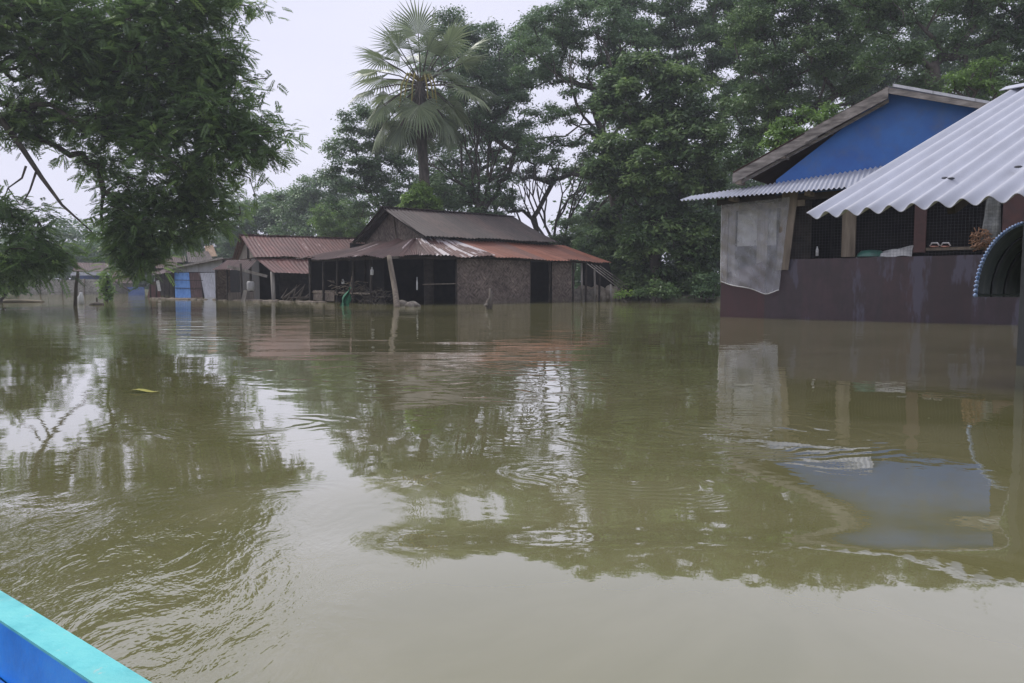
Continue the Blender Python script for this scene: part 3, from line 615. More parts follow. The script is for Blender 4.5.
# ------------------------------------------------------------------ fan palm
def palm():
    rs = np.random.RandomState(3); Y = 42.5; c = P(421, 86, Y); bx = c.x + .1
    root = empty('fan_palm', (bx, Y, .1), 'tall fan palm with round crown and a skirt of drooping dry fronds', 'palm')
    tb = MB(); pts = [(bx + .15 * math.sin(k * .5), Y, -.3 + (c.z + .5) * k / 10) for k in range(11)]
    tb.tube(pts, [.36 - .012 * k for k in range(9)] + [.3, .28], 12); tb.build('trunk', M['bark'], root, True)
    gv = []; gt = []; dv = []; stalk = MB(); ystalk = MB()
    def fan(hub, dr, radius, droop, dead):
        dr = unit(dr); side = unit(np.cross(dr, [0, 0, 1.]) + 1e-6); nrm = unit(np.cross(side, dr)); nb = 34
        span = R(rs.uniform(95, 130)); tn = rs.uniform(.2, .8)
        for i in range(nb):
            a = -span + 2 * span * i / (nb - 1)
            if dead: a *= .35
            L = radius * (1 - .22 * abs(a / span)) * rs.uniform(.9, 1.08)
            d0 = dr * math.cos(a) + side * math.sin(a); d0 = unit(d0 + nrm * .12 * math.cos(2 * a))
            d1 = unit(d0 + np.array([0, 0, -droop * rs.uniform(.6, 1.5)]))
            p1 = hub + d0 * L * .55; p2 = p1 + d1 * L * .5
            w = L * math.sin(span / nb) * .5 * (.6 if dead else 1); s = unit(np.cross(d0, nrm)) * w
            up = nrm * w * .35
            V = [hub, hub + s * .1, p1 + s - up, p1 + up, p1 - s - up, p2]
            (dv if dead else gv).append(np.array([V[0], V[2], V[3], V[0]])); (dv if dead else gv).append(np.array([V[0], V[3], V[4], V[0]]))
            (dv if dead else gv).append(np.array([V[2], V[5], V[5], V[3]])); (dv if dead else gv).append(np.array([V[3], V[5], V[5], V[4]]))
            if not dead: gt.extend([np.clip(tn + .15 * rs.randn(), 0, 1)] * 16)
    C = np.array(c)
    dirs = []
    for k in range(44):
        z = .98 - 1.86 * (k / 43); a = k * 2.39996 + rs.uniform(-.15, .15); h = math.sqrt(max(0, 1 - z * z)); dirs.append(np.array([h * math.cos(a), h * math.sin(a), z]))
    dirs = [d for d in dirs if not (d[1] < -.75 and abs(d[2]) < .5)]
    for d in dirs:
        pl = rs.uniform(1.9, 3.1) * (1 if d[2] > -.3 else .9); hub = C + d * pl + np.array([0, 0, -.18 * (1 - d[2])]); mid = C + d * pl * .5 + np.array([0, 0, .08])
        stalk.tube([tuple(C), tuple(mid), tuple(hub)], [.05, .035, .025], 5)
        dd = unit(hub - mid + np.array([0, 0, -.35 * rs.rand() - .9 * max(0, .35 - d[2])])); fan(hub, dd, rs.uniform(1.6, 2.1), .3 + .5 * max(0, -d[2] + .3), False)
    for k in range(22):
        a = k * 2.4 + rs.uniform(-.2, .2); d = unit(np.array([math.cos(a) * .75, math.sin(a) * .75, -1.0])); pl = rs.uniform(1.0, 2.3); hub = C + d * pl + np.array([0, 0, -.3])
        stalk.tube([tuple(C), tuple(hub)], [.045, .02], 4); fan(hub, unit(d + np.array([0, 0, -.9])), rs.uniform(.9, 1.5), .5, True)
    for a in (-2.7, -2.3, -1.9, -1.1, -.8, -.5):
        q = [C + np.array([.1 * math.cos(a), -.35, .2]), C + np.array([.7 * math.cos(a), -.9, .45]), C + np.array([1.0 * math.cos(a), -1.15, -.2]), C + np.array([1.15 * math.cos(a), -1.2, -1.2 + .3 * math.sin(5 * a)])]
        ystalk.tube([tuple(x) for x in q], [.05, .05, .045, .035], 6)
    V = np.vstack(gv); mesh_np('crown', V, np.arange(len(V)).reshape(-1, 4), M['palm_leaf'], root, np.array(gt))
    V = np.vstack(dv); mesh_np('dead_fronds', V, np.arange(len(V)).reshape(-1, 4), M['palm_dead'], root)
    stalk.build('leaf_stalks', M['bark'], root); ystalk.build('flower_stalks', M['palm_stalk'], root)
palm()

# ------------------------------------------------------------------ big near tree at the left
def near_tree():
    rs = np.random.RandomState(8); Y0 = 15.5
    lobes = [(50, 40, 90, 50, 15), (150, 50, 75, 45, 15), (215, 105, 40, 38, 15), (120, 110, 70, 40, 15.5), (190, 150, 55, 38, 15), (250, 140, 36, 24, 15),
             (150, 205, 48, 34, 15.5), (205, 205, 38, 28, 16), (136, 248, 22, 26, 16), (175, 232, 26, 10, 16), (25, 120, 35, 30, 15.5), (40, 250, 36, 24, 15), (20, 215, 28, 22, 15), (-10, 265, 24, 14, 15.5),
             (95, 165, 34, 16, 16), (220, 60, 24, 30, 15), (180, 0, 60, 30, 15), (115, 232, 18, 16, 15.5),
             (-90, 0, 90, 60, 14), (-100, 140, 70, 60, 14), (30, -30, 80, 20, 15), (-80, -90, 90, 40, 15), (-60, 240, 40, 30, 14), (-200, 0, 70, 70, 14)]
    K_ = 1.65; lobes = [(x, y, rx, rz, Y * K_) for x, y, rx, rz, Y in lobes] + [(128, 262, 16, 10, 27), (150, 256, 14, 10, 27), (22, 270, 22, 12, 26)]
    base = np.array([-14.2 * K_, 15.5 * K_, -.6]); root = empty('rain_tree', (-14.2 * K_, 15.5 * K_, 0), 'big near rain tree whose leafy branches fill the upper left of the view', 'tree')
    cc, lid = sample_lobes(lobes, 38 / K_ ** 2 * 1.05, rs, .15, 4.2, .95)
    # fine outliers at the crown's right edge
    ex = [(262, 12, 14.6), (255, 2, 14.6), (240, 5, 14.8), (228, 38, 14.8), (236, 48, 14.8), (268, 78, 14.8), (275, 92, 14.8), (282, 128, 14.7), (290, 130, 14.7), (286, 138, 14.7), (274, 160, 14.8), (250, 178, 15), (262, 115, 14.8), (255, 195, 15), (265, 150, 15), (228, 225, 15.5)]
    cc = np.vstack([cc] + [np.array(P(e[0], e[1], e[2] * K_))[None] for e in ex])
    keep = cc[:, 2] > .45; cc = cc[keep]
    # open window in the crown where the sky shows with bare twigs
    d = np.array([[(512 + c[0] / (c[1] * CP - (c[2] - H) * SP) * F), 0] for c in cc]); py = np.array([341.5 - F * ((c[2] - H) * CP + c[1] * SP) / (c[1] * CP - (c[2] - H) * SP) for c in cc])
    gap = ((d[:, 0] - 50) / 46) ** 2 + ((py - 184) / 27) ** 2 < 1; gap |= ((d[:, 0] - 78) / 17) ** 2 + ((py - 232) / 16) ** 2 < 1; gap |= (rs.rand(len(cc)) < .12); gap |= ((d[:, 0] - 170) / 12) ** 2 + ((py - 150) / 9) ** 2 < 1; gap |= ((d[:, 0] - 205) / 10) ** 2 + ((py - 30) / 9) ** 2 < 1
    cc = cc[~gap]
    fk = np.array([-13.2 * K_, 15.6 * K_, 6.5]); nodes, par, rad = skeleton(base, fk, cc, rs, .40, .66)
    V, Q = skel_mesh(nodes, par, np.clip(rad, .016, .5)); mesh_np('trunk', V, Q, M['bark'], root, None, True)
    # feather leaves: each spray carries pairs of leaflets
    allV = []; allT = []; K = len(cc); tone = rs.uniform(.1, .7, K)
    NS = 14; NP = 8
    idx = np.repeat(np.arange(K), NS); m = len(idx)
    dd = unit(rs.randn(m, 3) * np.array([1, 1, .45]) + np.array([0, 0, -.12])); st = cc[idx] + dd * rs.uniform(0, .3 * K_, (m, 1)) + rs.randn(m, 3) * .09 * K_
    up = unit(np.array([0, 0, 1.]) + rs.randn(m, 3) * .35); sd_ = unit(np.cross(dd, up)); Ls = rs.uniform(.16 * K_, .30 * K_, m)[:, None]; nr = unit(np.cross(sd_, dd))
    tsp = np.clip(tone[idx] + rs.randn(m) * .15 + (rs.rand(m) < .06) * .35, 0, 1)
    for k in range(NP):
        t = (k + .6) / NP
        for s in (-1, 1):
            c = st + dd * Ls * t + np.array([0, 0, -.22]) * Ls * t * t
            ld = unit(sd_ * s + dd * .75 + np.array([0, 0, -.2]) + rs.randn(m, 3) * .08)
            ll = (Ls[:, 0] * (.36 - .2 * abs(t - .45)))
            V = leaf_quads(c, ld, nr, ll, ll * .36); allV.append(V); allT.append(np.repeat(tsp, 4))
    V = np.vstack(allV); mesh_np('crown', V, np.arange(len(V)).reshape(-1, 4), M['leaf_near'], root, np.concatenate(allT))
    # bare limb reaching down through the gap
    tb = MB(); pts = [P(-60, 60, 15 * K_), P(-10, 105, 15 * K_), P(22, 148, 15 * K_), P(42, 178, 15 * K_), P(62, 205, 15 * K_), P(92, 232, 15.2 * K_)]
    tb.tube(pts, [.16, .12, .09, .07, .045, .02], 7)
    tb.tube([P(26, 166, 15 * K_), P(22, 178, 15 * K_), P(8, 188, 15 * K_), P(4, 200, 15 * K_)], [.04, .032, .022, .015], 5); tb.tube([P(36, 172, 15 * K_), P(30, 190, 15 * K_), P(22, 205, 15 * K_)], [.04, .03, .015], 5)
    tb.tube([P(8, 188, 15 * K_), P(20, 205, 15 * K_)], [.022, .012], 4)
    tb.build('limb', M['bark'], root, True)
near_tree()

# ------------------------------------------------------------------ long bamboo shed in the middle
def posts(mb, fr, lst, r=.06, n=7):
    for (s_, o_, z0, z1) in lst: mb.tube([fr.pt(s_, o_, z0), fr.pt(s_, o_, z1)], r, n)
SF = Fr(-6.0, 35.0, 1.27, 1.0)
def shed():
    root = empty('bamboo_shed', tuple(SF.pt(4, 0, 0)), 'long flooded bamboo walled shed with dark ridge roof and orange rusted front skirt roof', 'shed')
    zr = 4.42; ze = 2.95; s1 = 7.75; f = SF.pt
    r = MB(); r.corr(f(0, 3.45, ze), f(s1, 3.45, ze), f(s1, 0, zr), f(-.15, 0, zr), .2, .028, 8, 1, .03, .03, dents=.015)
    r.build('front_roof', M['rust_dark'], root)
    r = MB(); r.corr(f(s1, -3.45, ze), f(0, -3.45, ze), f(-.15, 0, zr), f(s1, 0, zr), .13, .018, 6, 2, .02, .03); r.build('rear_roof', M['rust_dark'], root)
    r = MB(); r.bar(f(-.2, 0, zr + .03), f(s1 + .05, 0, zr + .03), .3, .03); r.build('ridge_cap', M['rust_dark'], root)
    r = MB(); 
    for o in (3.42, -3.42): r.bar(f(.1, o, ze - .09), f(.1, 0, zr - .09), .05, .12)
    r.build('gable_rafter', M['darkwood'], root)
    # gable wall
    g = MB(); g.quad(f(.45, 3.2, 2.7), f(.45, -3.2, 2.7), f(.45, -.02, zr - .12), f(.45, .02, zr - .12), [(0, 0), (6.4, 0), (3.2, 1.6), (3.2, 1.6)]); g.build('gable_wall', M['woven'], root)
    g = MB(); g.quad(f(7.6, 3.2, 2.5), f(7.6, -3.2, 2.5), f(7.6, -.02, zr - .12), f(7.6, .02, zr - .12)); g.slab(f(.5, 3.0, 2.5), f(7.6, 3.0, 2.5), f(7.6, 3.0, 3.05), f(.5, 3.0, 3.05), .03); g.build('upper_wall', M['interior'], root)
    g = MB(); g.bar(f(.4, .5, 2.7), f(.4, .15, 4.15), .07, .05); g.bar(f(.38, 3.1, 2.78), f(.38, -3.1, 2.78), .06, .08); g.build('gable_batten', M['wood'], root)
    # front skirt roof in two runs (patched white and orange)
    r = MB(); r.corr(f(-1.0, 5.3, 2.06), f(2.5, 5.3, 2.08), f(1.9, 3.1, 2.84), f(-.2, 3.1, 2.84), .19, .025, 8, 5, .14, .03, dents=.05); r.build('patched_roof', M['rust_white'], root)
    r = MB(); r.corr(f(2.4, 5.33, 2.05), f(9.6, 5.33, 1.95), f(8.6, 3.1, 2.78), f(1.9, 3.1, 2.86), .19, .022, 8, 9, .09, .02, dents=.025); r.build('skirt_roof', M['rust_orange'], root)
    # side skirt roof round the left end
    r = MB(); r.corr(f(-2.5, -3.6, 2.12), f(-2.2, 1.4, 2.06), f(.35, .9, 2.88), f(.35, -3.3, 2.84), .19, .022, 8, 13, .16, .04, dents=.07); r.build('side_roof', M['rust_side'], root)
    r = MB(); r.corr(f(-2.35, 1.2, 2.12), f(-2.0, 5.4, 1.98), f(-.1, 3.3, 2.76), f(.3, .8, 2.92), .19, .022, 8, 15, .16, .05, dents=.07); r.corr(f(-2.1, 5.42, 1.99), f(-.9, 5.36, 2.08), f(-.1, 3.2, 2.8), f(-.3, 3.3, 2.78), .1, .014, 6, 17, .08, .03, dents=.03)
    r.build('corner_roof', M['rust_side'], root)
    # walls
    for (a, b) in ((.75, 4.75), (6.1, 7.35)):
        g = MB(); g.slab(f(a, 5.0, -.9), f(b, 5.0, -.9), f(b, 5.0, 2.05), f(a, 5.0, 2.05), .03); g.build('bamboo_wall', M['woven'], root)
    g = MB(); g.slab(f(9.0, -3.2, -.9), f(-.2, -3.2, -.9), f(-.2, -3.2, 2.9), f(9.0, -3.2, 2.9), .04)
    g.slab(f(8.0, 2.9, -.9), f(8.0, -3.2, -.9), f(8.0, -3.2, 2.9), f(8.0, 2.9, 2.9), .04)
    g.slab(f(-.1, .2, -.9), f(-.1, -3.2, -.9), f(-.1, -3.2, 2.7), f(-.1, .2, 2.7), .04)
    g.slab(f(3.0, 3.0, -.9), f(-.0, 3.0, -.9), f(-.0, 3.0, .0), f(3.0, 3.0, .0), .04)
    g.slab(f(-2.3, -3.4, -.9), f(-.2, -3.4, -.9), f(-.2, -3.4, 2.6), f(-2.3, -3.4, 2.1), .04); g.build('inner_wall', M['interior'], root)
    g = MB(); g.fbox(SF, 7.4, 8.9, 4.6, 4.95, -.9, .62); g.build('stone_plinth', M['stone'], root)
    ps = [(.72, 4.95), (4.8, 4.9), (6.0, 4.9), (7.45, 4.97), (8.3, 4.97), (9.3, 4.9)]
    for (s_, o_) in ps: MB().tube([f(s_, o_, -1), f(s_ + .03, o_, 2.03)], .055, 7).build('post', M['darkwood'], root, True)
    for (s_, o_) in ((-2.3, -3.3), (-2.25, -1.9), (-2.2, -.5), (-2.15, 1.0), (-2.1, 2.6), (-1.2, .3)):
        MB().tube([f(s_, o_, -1), f(s_ + .04, o_ + .03, 2.1)], .06, 7).build('post', M['darkwood'], root, True)
    MB().tube([W(397, 307), P(395, 290, 29.2), P(390, 262, 29.4), P(389, 256, 29.5)], [.12, .11, .10, .09], 9).build('crooked_corner_post', M['wood'], root, True)
    MB().tube([f(.2, 3.6, -1), f(.2, 3.6, 2.6)], .22, 10).build('inner_post', M['darkwood'], root, True)
    MB().tube([f(-.9, 4.9, .82), f(.8, 4.95, .86)], .025, 6).build('rail', M['wood'], root); MB().tube([f(-2.2, -3.3, .45), f(-2.1, 2.6, .42)], .04, 6).build('rail', M['wood'], root)
    g = MB(); g.slab(f(-2.2, -3.2, .05), f(-2.2, -.8, .05), f(-2.2, -.8, .55), f(-2.2, -3.2, .55), .03); g.build('low_panel', M['woven'], root)
    g = MB(); g.bar(f(-2.2, -3.4, 1.98), f(-2.1, 5.1, 1.9), .08, .1); g.bar(f(-2.1, 5.1, 1.88), f(.9, 5.15, 1.95), .08, .1); g.bar(f(.9, 5.12, 1.98), f(9.4, 5.12, 1.88), .08, .1); g.build('eave_beam', M['darkwood'], root)
    # leaning poles at the right end, over a low stone wall
    for k in range(4):
        MB().tube([P(587 + 4.2 * k, 263.5 + .7 * k, 35.6 + .2 * k), P(629 - .4 * k, 296 - 3.4 * k, 36.2 + .4 * k)], .022, 6).build('leaning_pole', M['paleplank'], root, True)
    for (px, yt) in ((582, 263), (595, 268), (611, 284)): MB().tube([P(px, 303, 36.0), P(px - .5, yt, 36.0)], .05, 6).build('post', M['paleplank'], root, True)
    g = MB(); a_, b_ = P(582, 290, 36.6), P(619, 292, 38.2)
    for k in range(9):
        t = k / 8; c = a_.lerp(b_, t); g.blob(Vector((c.x, c.y, .3)), .33, .28, .5 - .07 * (k % 3), k, 9, 6, .12)
    g.build('stone_footing', M['footing'], root, True)
    g = MB(); g.slab(P(582, 304, 37.6), P(618, 304, 39.4), P(609, 262, 39.0), P(582, 258, 37.6), .03); g.build('inner_wall', M['interior'], root)  # dark sheet stands in for the shaded inside behind the posts
shed()
def small_things_shed():
    f = SF.pt
    tag(MB().blob(W(402, 305) + Vector((0, 0, .02)), .30, .24, .17, 3, 14, 9, .3).build('boulder', M['stone'], None, True), 'darker boulder at the foot of the crooked pale post', 'boulder', 'boulders at the crooked post')
    tag(MB().blob(W(413, 306.5) + Vector((0, 0, .02)), .27, .24, .17, 5, 14, 9, .3).build('boulder', M['stone'], None, True), 'paler boulder right of the one touching the crooked post', 'boulder', 'boulders at the crooked post')
    root = empty('cloth_bundle', tuple(W(347, 305)), 'green cloth bundle hanging to the water under the left end of the shed', 'cloth')
    g = MB(); a = W(342, 306); Y = a.y
    def fn(u, v):
        t = v; cx = 350 - 6 * (1 - t) + 0 * u; w = (10 * (1 - t) + 2) ; return P(cx + (u - .5) * w + 1.2 * math.sin(v * 9 + u * 4), 307 - 20 * t, Y + .12 * math.sin(u * 14 + v * 3))
    g.grid(fn, 16, 12); g.build('cloth', M['green_cloth'], root, True); MB().tube([P(350, 287, Y), P(352, 276, Y + .1)], .012, 5).build('string', M['wood'], root)
    for (px, py0, py1, Y, lb) in ((372, 267, 275, 31.5, 'white bottle hung high on the post left of the crooked post'), (343, 279, 284, 34, 'small white jug on the farther post above the green cloth'), (417, 277, 290, 31, 'thin white strip hanging inside the shed right of the crooked post')):
        t = MB(); a, b = P(px, py0, Y), P(px, py1, Y); wd = .07 if py1 - py0 < 10 else .035
        t.tube([b, b.lerp(a, .1), b.lerp(a, .6), b.lerp(a, .8), a], [wd * .8, wd, wd, wd * .4, wd * .35], 8)
        ob = t.build('bottle' if wd > .05 else 'hanging_strip', M['white_plastic'], None, True); tag(ob, lb, 'bottle' if wd > .05 else 'strip')
        MB().tube([a, a + Vector((0, 0, .35))], .006, 4).build('string', M['wood'], ob) if False else None
    root = empty('snag', tuple(W(489, 308)), 'short forked dead stump sticking out of the water before the bamboo wall', 'stump')
    a = W(488, 309); g = MB(); g.tube([a - Vector((0, 0, .4)), a + Vector((.05, 0, .25)), P(491, 298, a.y), P(490, 288, a.y + .05)], [.14, .12, .08, .03], 7); g.tube([P(490, 300, a.y), P(494, 294, a.y)], [.05, .03], 6); g.build('stem', M['bark'], root, True)
    b = P(486, 305, a.y - .1); MB().blob(b, .08, .06, .05, 9).build('pale_knot', M['stone'], root, True)
    # brush pile and driftwood under the side roof
    rs = random.Random(4); root = empty('brush_pile', tuple(f(-1.9, 3.2, 0)), 'tangled brushwood pile left of the crooked post', 'brushwood'); g = MB()
    for k in range(90):
        a = f(-2.0 + rs.uniform(-.5, .4), 2.6 + rs.uniform(-.9, 1.0), rs.uniform(-.1, .5)); d = Vector((rs.uniform(-1, 1), rs.uniform(-1, 1), rs.uniform(-.2, .8))) * .45; g.tube([a, a + d * .5 + Vector((0, 0, .05)), a + d], [.018, .014, .008], 4)
    g.build('twigs', M['bark'], root)
    rs = random.Random(14); root = empty('brush_pile', tuple(f(-2.2, -.4, 0)), 'brown leafy heap behind the green cloth under the side roof', 'brushwood'); g = MB()
    for k in range(90):
        a = f(-1.9 + rs.uniform(-.4, .4), -.3 + rs.uniform(-1.2, 1.3), rs.uniform(.3, 1.0)); d = Vector((rs.uniform(-1, 1), rs.uniform(-1, 1), rs.uniform(-.5, .5))) * .3; g.tube([a, a + d], [.03, .01], 4)
    g.build('twigs', M['wood'], root)
small_things_shed()

# ------------------------------------------------------------------ red roofed hut, second from the shed
HF = Fr(-15.6, 43.0, 1.74, 1.0)
def red_hut():
    root = empty('red_roofed_hut', tuple(HF.pt(3, 0, 0)), 'flooded hut with long red brown rusted ridge roof and plank gable left of the shed', 'hut')
    f = HF.pt; zr = 3.68; ze = 2.35; s1 = 9.6
    MB().corr(f(0, 3.4, ze), f(s1, 3.4, ze), f(s1, 0, zr), f(-.1, 0, zr), .2, .011, 7, 21, .04, .02, dents=.03).build('front_roof', M['rust_red'], root)
    MB().corr(f(s1, -3.4, ze), f(0, -3.4, ze), f(-.1, 0, zr), f(s1, 0, zr), .12, .016, 6, 22, .03, .02).build('rear_roof', M['rust_red'], root)
    g = MB(); g.bar(f(-.15, 0, zr + .03), f(s1, 0, zr + .03), .28, .03); g.build('ridge_cap', M['rust_red'], root)
    g = MB(); g.quad(f(.35, 3.0, -.9), f(.35, -3.2, -.9), f(.35, -3.2, 2.3), f(.35, 3.0, 2.3)); g.build('inner_wall', M['interior'], root)  # near-black sheet paints the shade of the open lean-to below the gable
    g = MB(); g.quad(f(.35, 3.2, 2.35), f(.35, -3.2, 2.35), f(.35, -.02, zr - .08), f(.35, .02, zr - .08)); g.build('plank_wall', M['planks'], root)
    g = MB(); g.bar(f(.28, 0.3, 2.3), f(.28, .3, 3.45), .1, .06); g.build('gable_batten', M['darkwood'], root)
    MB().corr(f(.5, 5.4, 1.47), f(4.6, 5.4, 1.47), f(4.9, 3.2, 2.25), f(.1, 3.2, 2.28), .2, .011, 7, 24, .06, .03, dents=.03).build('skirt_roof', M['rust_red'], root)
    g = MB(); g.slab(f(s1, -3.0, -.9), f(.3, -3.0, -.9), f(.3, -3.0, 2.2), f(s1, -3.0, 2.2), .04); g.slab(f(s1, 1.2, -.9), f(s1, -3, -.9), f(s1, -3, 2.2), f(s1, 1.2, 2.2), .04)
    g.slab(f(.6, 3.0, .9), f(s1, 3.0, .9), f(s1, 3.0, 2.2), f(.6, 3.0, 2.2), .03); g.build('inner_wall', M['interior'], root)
    g = MB(); g.slab(f(1.3, 3.6, -.9), f(4.6, 3.6, -.9), f(4.6, 3.6, 1.75), f(1.3, 3.6, 1.75), .03); g.build('dark_plank_wall', M['darkwood'], root)
    g = MB()
    for k in range(6): g.bar(f(1.3, 3.66, .05 + k * .28), f(4.6, 3.66, .05 + k * .28), .03, .05)
    g.build('wall_rails', M['darkwood'], root)
    for (s_, o_, z1, r, mt) in ((.62, 5.25, 1.5, .11, 'paleplank'), (4.45, 5.2, 1.5, .07, 'darkwood'), (-.9, 5.0, 1.9, .06, 'darkwood'), (-.15, 3.4, 2.2, .07, 'darkwood')):
        MB().tube([f(s_, o_, -1), f(s_ - .05, o_, z1)], r, 8).build('post', M[mt], root, True)
    # small flat side canopy and its braces
    MB().corr(f(-2.3, 4.7, 1.55), f(-.6, 4.9, 1.6), f(.25, 3.3, 2.2), f(-1.3, 3.0, 2.15), .12, .014, 5, 26, .05, .03, dents=.03).build('side_canopy', M['rust_side'], root)
    g = MB(); g.bar(f(-1.6, 5.0, 1.75), f(.35, 5.0, 1.25), .06, .14); g.build('brace', M['paleplank'], root)
    for (s_, o_, z1) in ((-2.1, 4.6, 1.6), (-1.5, 4.2, 1.7)): MB().tube([f(s_, o_, -1), f(s_, o_, z1)], .05, 6).build('post', M['darkwood'], root, True)
    g = MB(); g.slab(f(-1.9, 3.2, -.9), f(-1.2, 3.2, -.9), f(-1.2, 3.2, 1.7), f(-1.9, 3.2, 1.7), .03); g.build('side_screen', M['woven'], root)
    g = MB(); g.slab(f(-1.5, 4.3, -.9), f(-.2, 4.3, -.9), f(-.2, 4.3, .45), f(-1.5, 4.3, .4), .03); g.build('low_panel', M['planks'], root)
    rs = random.Random(9); r2 = empty('driftwood_heap', tuple(f(2.2, 5.4, 0)), 'heap of bare branches stuck under the red hut front roof', 'driftwood'); g = MB()
    for k in range(26):
        a = f(.9 + rs.uniform(0, 3.2), 5.3 + rs.uniform(-.3, .5), rs.uniform(-.05, .15)); d = HF.e * rs.uniform(.2, 1.4) + Vector((0, 0, rs.uniform(0, .8))); g.tube([a, a + d * .5, a + d + Vector((0, 0, .05))], [.04, .03, .012], 5)
    g.build('branches', M['wood'], r2)
    g = MB(); c = f(-.25, 3.7, .5); g.tube([c, c + Vector((0, 0, .1)), c + Vector((0, 0, .42)), c + Vector((0, 0, .5))], [.17, .2, .2, .15], 10); tag(g.build('plastic_drum', M['white_plastic'], None, True), 'pale plastic drum beside the post of the red hut', 'drum')
    g = MB(); c = W(241, 301); g.slab(c, c + Vector((.2, 0, 0)), c + Vector((.32, 0.05, .55)), c + Vector((.12, .05, .55)), .03); tag(g.build('pale_board', M['paleplank'], None), 'pale board propped in the water left of the red hut post', 'board')
red_hut()
def float_debris(px0, px1, py0, py1, label, seed, n=26, name='floating_debris'):
    rs = random.Random(seed); g = MB()
    for k in range(n):
        t = rs.random(); c = W(px0 + (px1 - px0) * t, py0 + (py1 - py0) * t + rs.uniform(-.5, .5)); g.blob(c, rs.uniform(.1, .35), rs.uniform(.08, .2), rs.uniform(.03, .09), k, 7, 4)
    for k in range(5):
        t = rs.random(); c = W(px0 + (px1 - px0) * t, py0 + (py1 - py0) * t); g.tube([c, c + Vector((rs.uniform(.5, 1.6), rs.uniform(-.2, .2), .03))], .04, 5)
    o = g.build(name, M['wood'], None, True); o['label'] = label; o['category'] = 'debris'; o['kind'] = 'stuff'
float_debris(150, 322, 298.5, 302.5, 'line of pale floating debris along the huts waterline', 3, 60)
float_debris(610, 716, 299.5, 298.5, 'pale strip of flotsam along the bank left of the maroon wall', 6, 40)

# ------------------------------------------------------------------ white walled hut with leaning sheets
WF = Fr(-22.2, 49.0, 1.0, -.02)
def white_hut():
    root = empty('white_walled_hut', tuple(WF.pt(1.5, 0, 0)), 'small flooded hut with pale boarded gable and blue, brown and grey sheets leaning on it', 'hut'); f = WF.pt; q = WF.fac
    def FP(px, py, o=0.): return WF.fp(px, py, o)
    g = MB(); g.slab(FP(174, 272), FP(222, 272), FP(222, 259.5), FP(174, 268.5), .05); g.build('gable_board', M['tinpale'], root)
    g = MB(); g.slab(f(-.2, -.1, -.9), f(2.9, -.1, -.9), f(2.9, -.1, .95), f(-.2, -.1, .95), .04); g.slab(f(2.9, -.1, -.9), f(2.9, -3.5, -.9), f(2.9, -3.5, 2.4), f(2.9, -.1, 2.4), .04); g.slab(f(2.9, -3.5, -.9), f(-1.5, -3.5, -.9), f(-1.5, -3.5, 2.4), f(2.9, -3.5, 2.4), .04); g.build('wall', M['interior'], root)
    g = MB(); a, b = FP(164, 269.5, .5), FP(223, 258.5, .5); g.slab(a, b, b + Vector((0, 4, .25)), a + Vector((0, 4, .25)), .06); g.build('roof', M['rust_side'], root)
    g = MB(); g.bar(FP(164, 269.3, .53), FP(223, 258, .53), .05, .12); g.build('roof_edge', M['paleplank'], root)
    for (x0, x1, x2, x3, nm, mt) in ((176, 192, 189, 174.5, 'blue_sheet', 'sheet_blue'), (192.3, 204, 200, 189.3, 'brown_sheet', 'rust_side'), (206, 223.5, 215, 200, 'grey_sheet', 'tinpale')):
        A, B = WF.fp(x0, 297.5, .75), WF.fp(x1, 298.5, .75); C, D = WF.fp(x2, 272.5, .2), WF.fp(x3, 272.8, .2)
        MB().corr(A - Vector((0, .1, .35)), B - Vector((0, .1, .35)), C, D, .12, .012, 4, 31, 0, 0).build(nm, M[mt], root)
    g = MB()
    for py in (280, 288): g.bar(WF.fp(175, py, .62), WF.fp(203, py + .5, .62), .03, .04)
    g.build('sheet_battens', M['darkwood'], root)
    MB().corr(FP(148, 275, 1.0), FP(172, 272, 1.0), FP(176, 267, -1), FP(156, 271, -1), .12, .012, 4, 33, .05, 0).build('left_canopy', M['rust_side'], root)
    for px in (150, 156, 164, 168.5, 172): MB().tube([FP(px, 298, .6) - Vector((0, 0, .6)), FP(px + .5, 273, .6)], .055, 6).build('post', M['darkwood'], root, True)
    g = MB(); g.slab(FP(147, 299, .3), FP(161, 299, .3), FP(158, 281, .3), FP(150, 283, .3), .03); g.build('rusty_sheet', M['rust_red'], root)
    g = MB(); g.slab(FP(158, 291, .7), FP(161, 291, .7), FP(159, 280, .7), FP(156, 281, .7), .02); g.build('white_rag', M['white_cloth'], root)
white_hut()
def rear_hut():
    root = empty('brown_roofed_hut', tuple(P(165, 285, 58)), 'low brown roofed hut half hidden behind the white walled hut', 'hut'); G = Fr(P(155, 285, 58).x, 58, 1.3, .5); f = G.pt; q = G.fp
    MB().corr(q(156, 268, 1.5), q(188, 267, 1.5), q(185, 256, 0), q(153, 256, 0), .14, .014, 5, 41, .05, .03).build('roof', M['rust_side'], root)
    g = MB(); g.slab(q(155, 297), q(190, 297), q(190, 266), q(155, 266), .05); g.build('wall', M['darkwood'], root)
    root = empty('grey_roofed_hut', tuple(P(200, 285, 56)), 'dark gabled hut with a tan tin patch above the white walled hut', 'hut'); G = Fr(P(185, 285, 56).x, 56, 1.4, .3); q = G.fp
    MB().corr(q(188, 263, 1.5), q(214, 261, 1.5), q(208, 251, 0), q(186, 252, 0), .14, .014, 5, 42, .03, .02).build('roof', M['rust_dark'], root)
    g = MB(); g.slab(q(184, 297), q(214, 297), q(214, 261), q(184, 261), .05); g.build('wall', M['darkwood'], root)
    MB().corr(q(206, 257, .3), q(217, 256, .3), q(213, 245, -.4), q(204.5, 246, -.4), .14, .014, 5, 43, .03, .02).build('tin_patch', M['tin_tan'], root)
rear_hut()
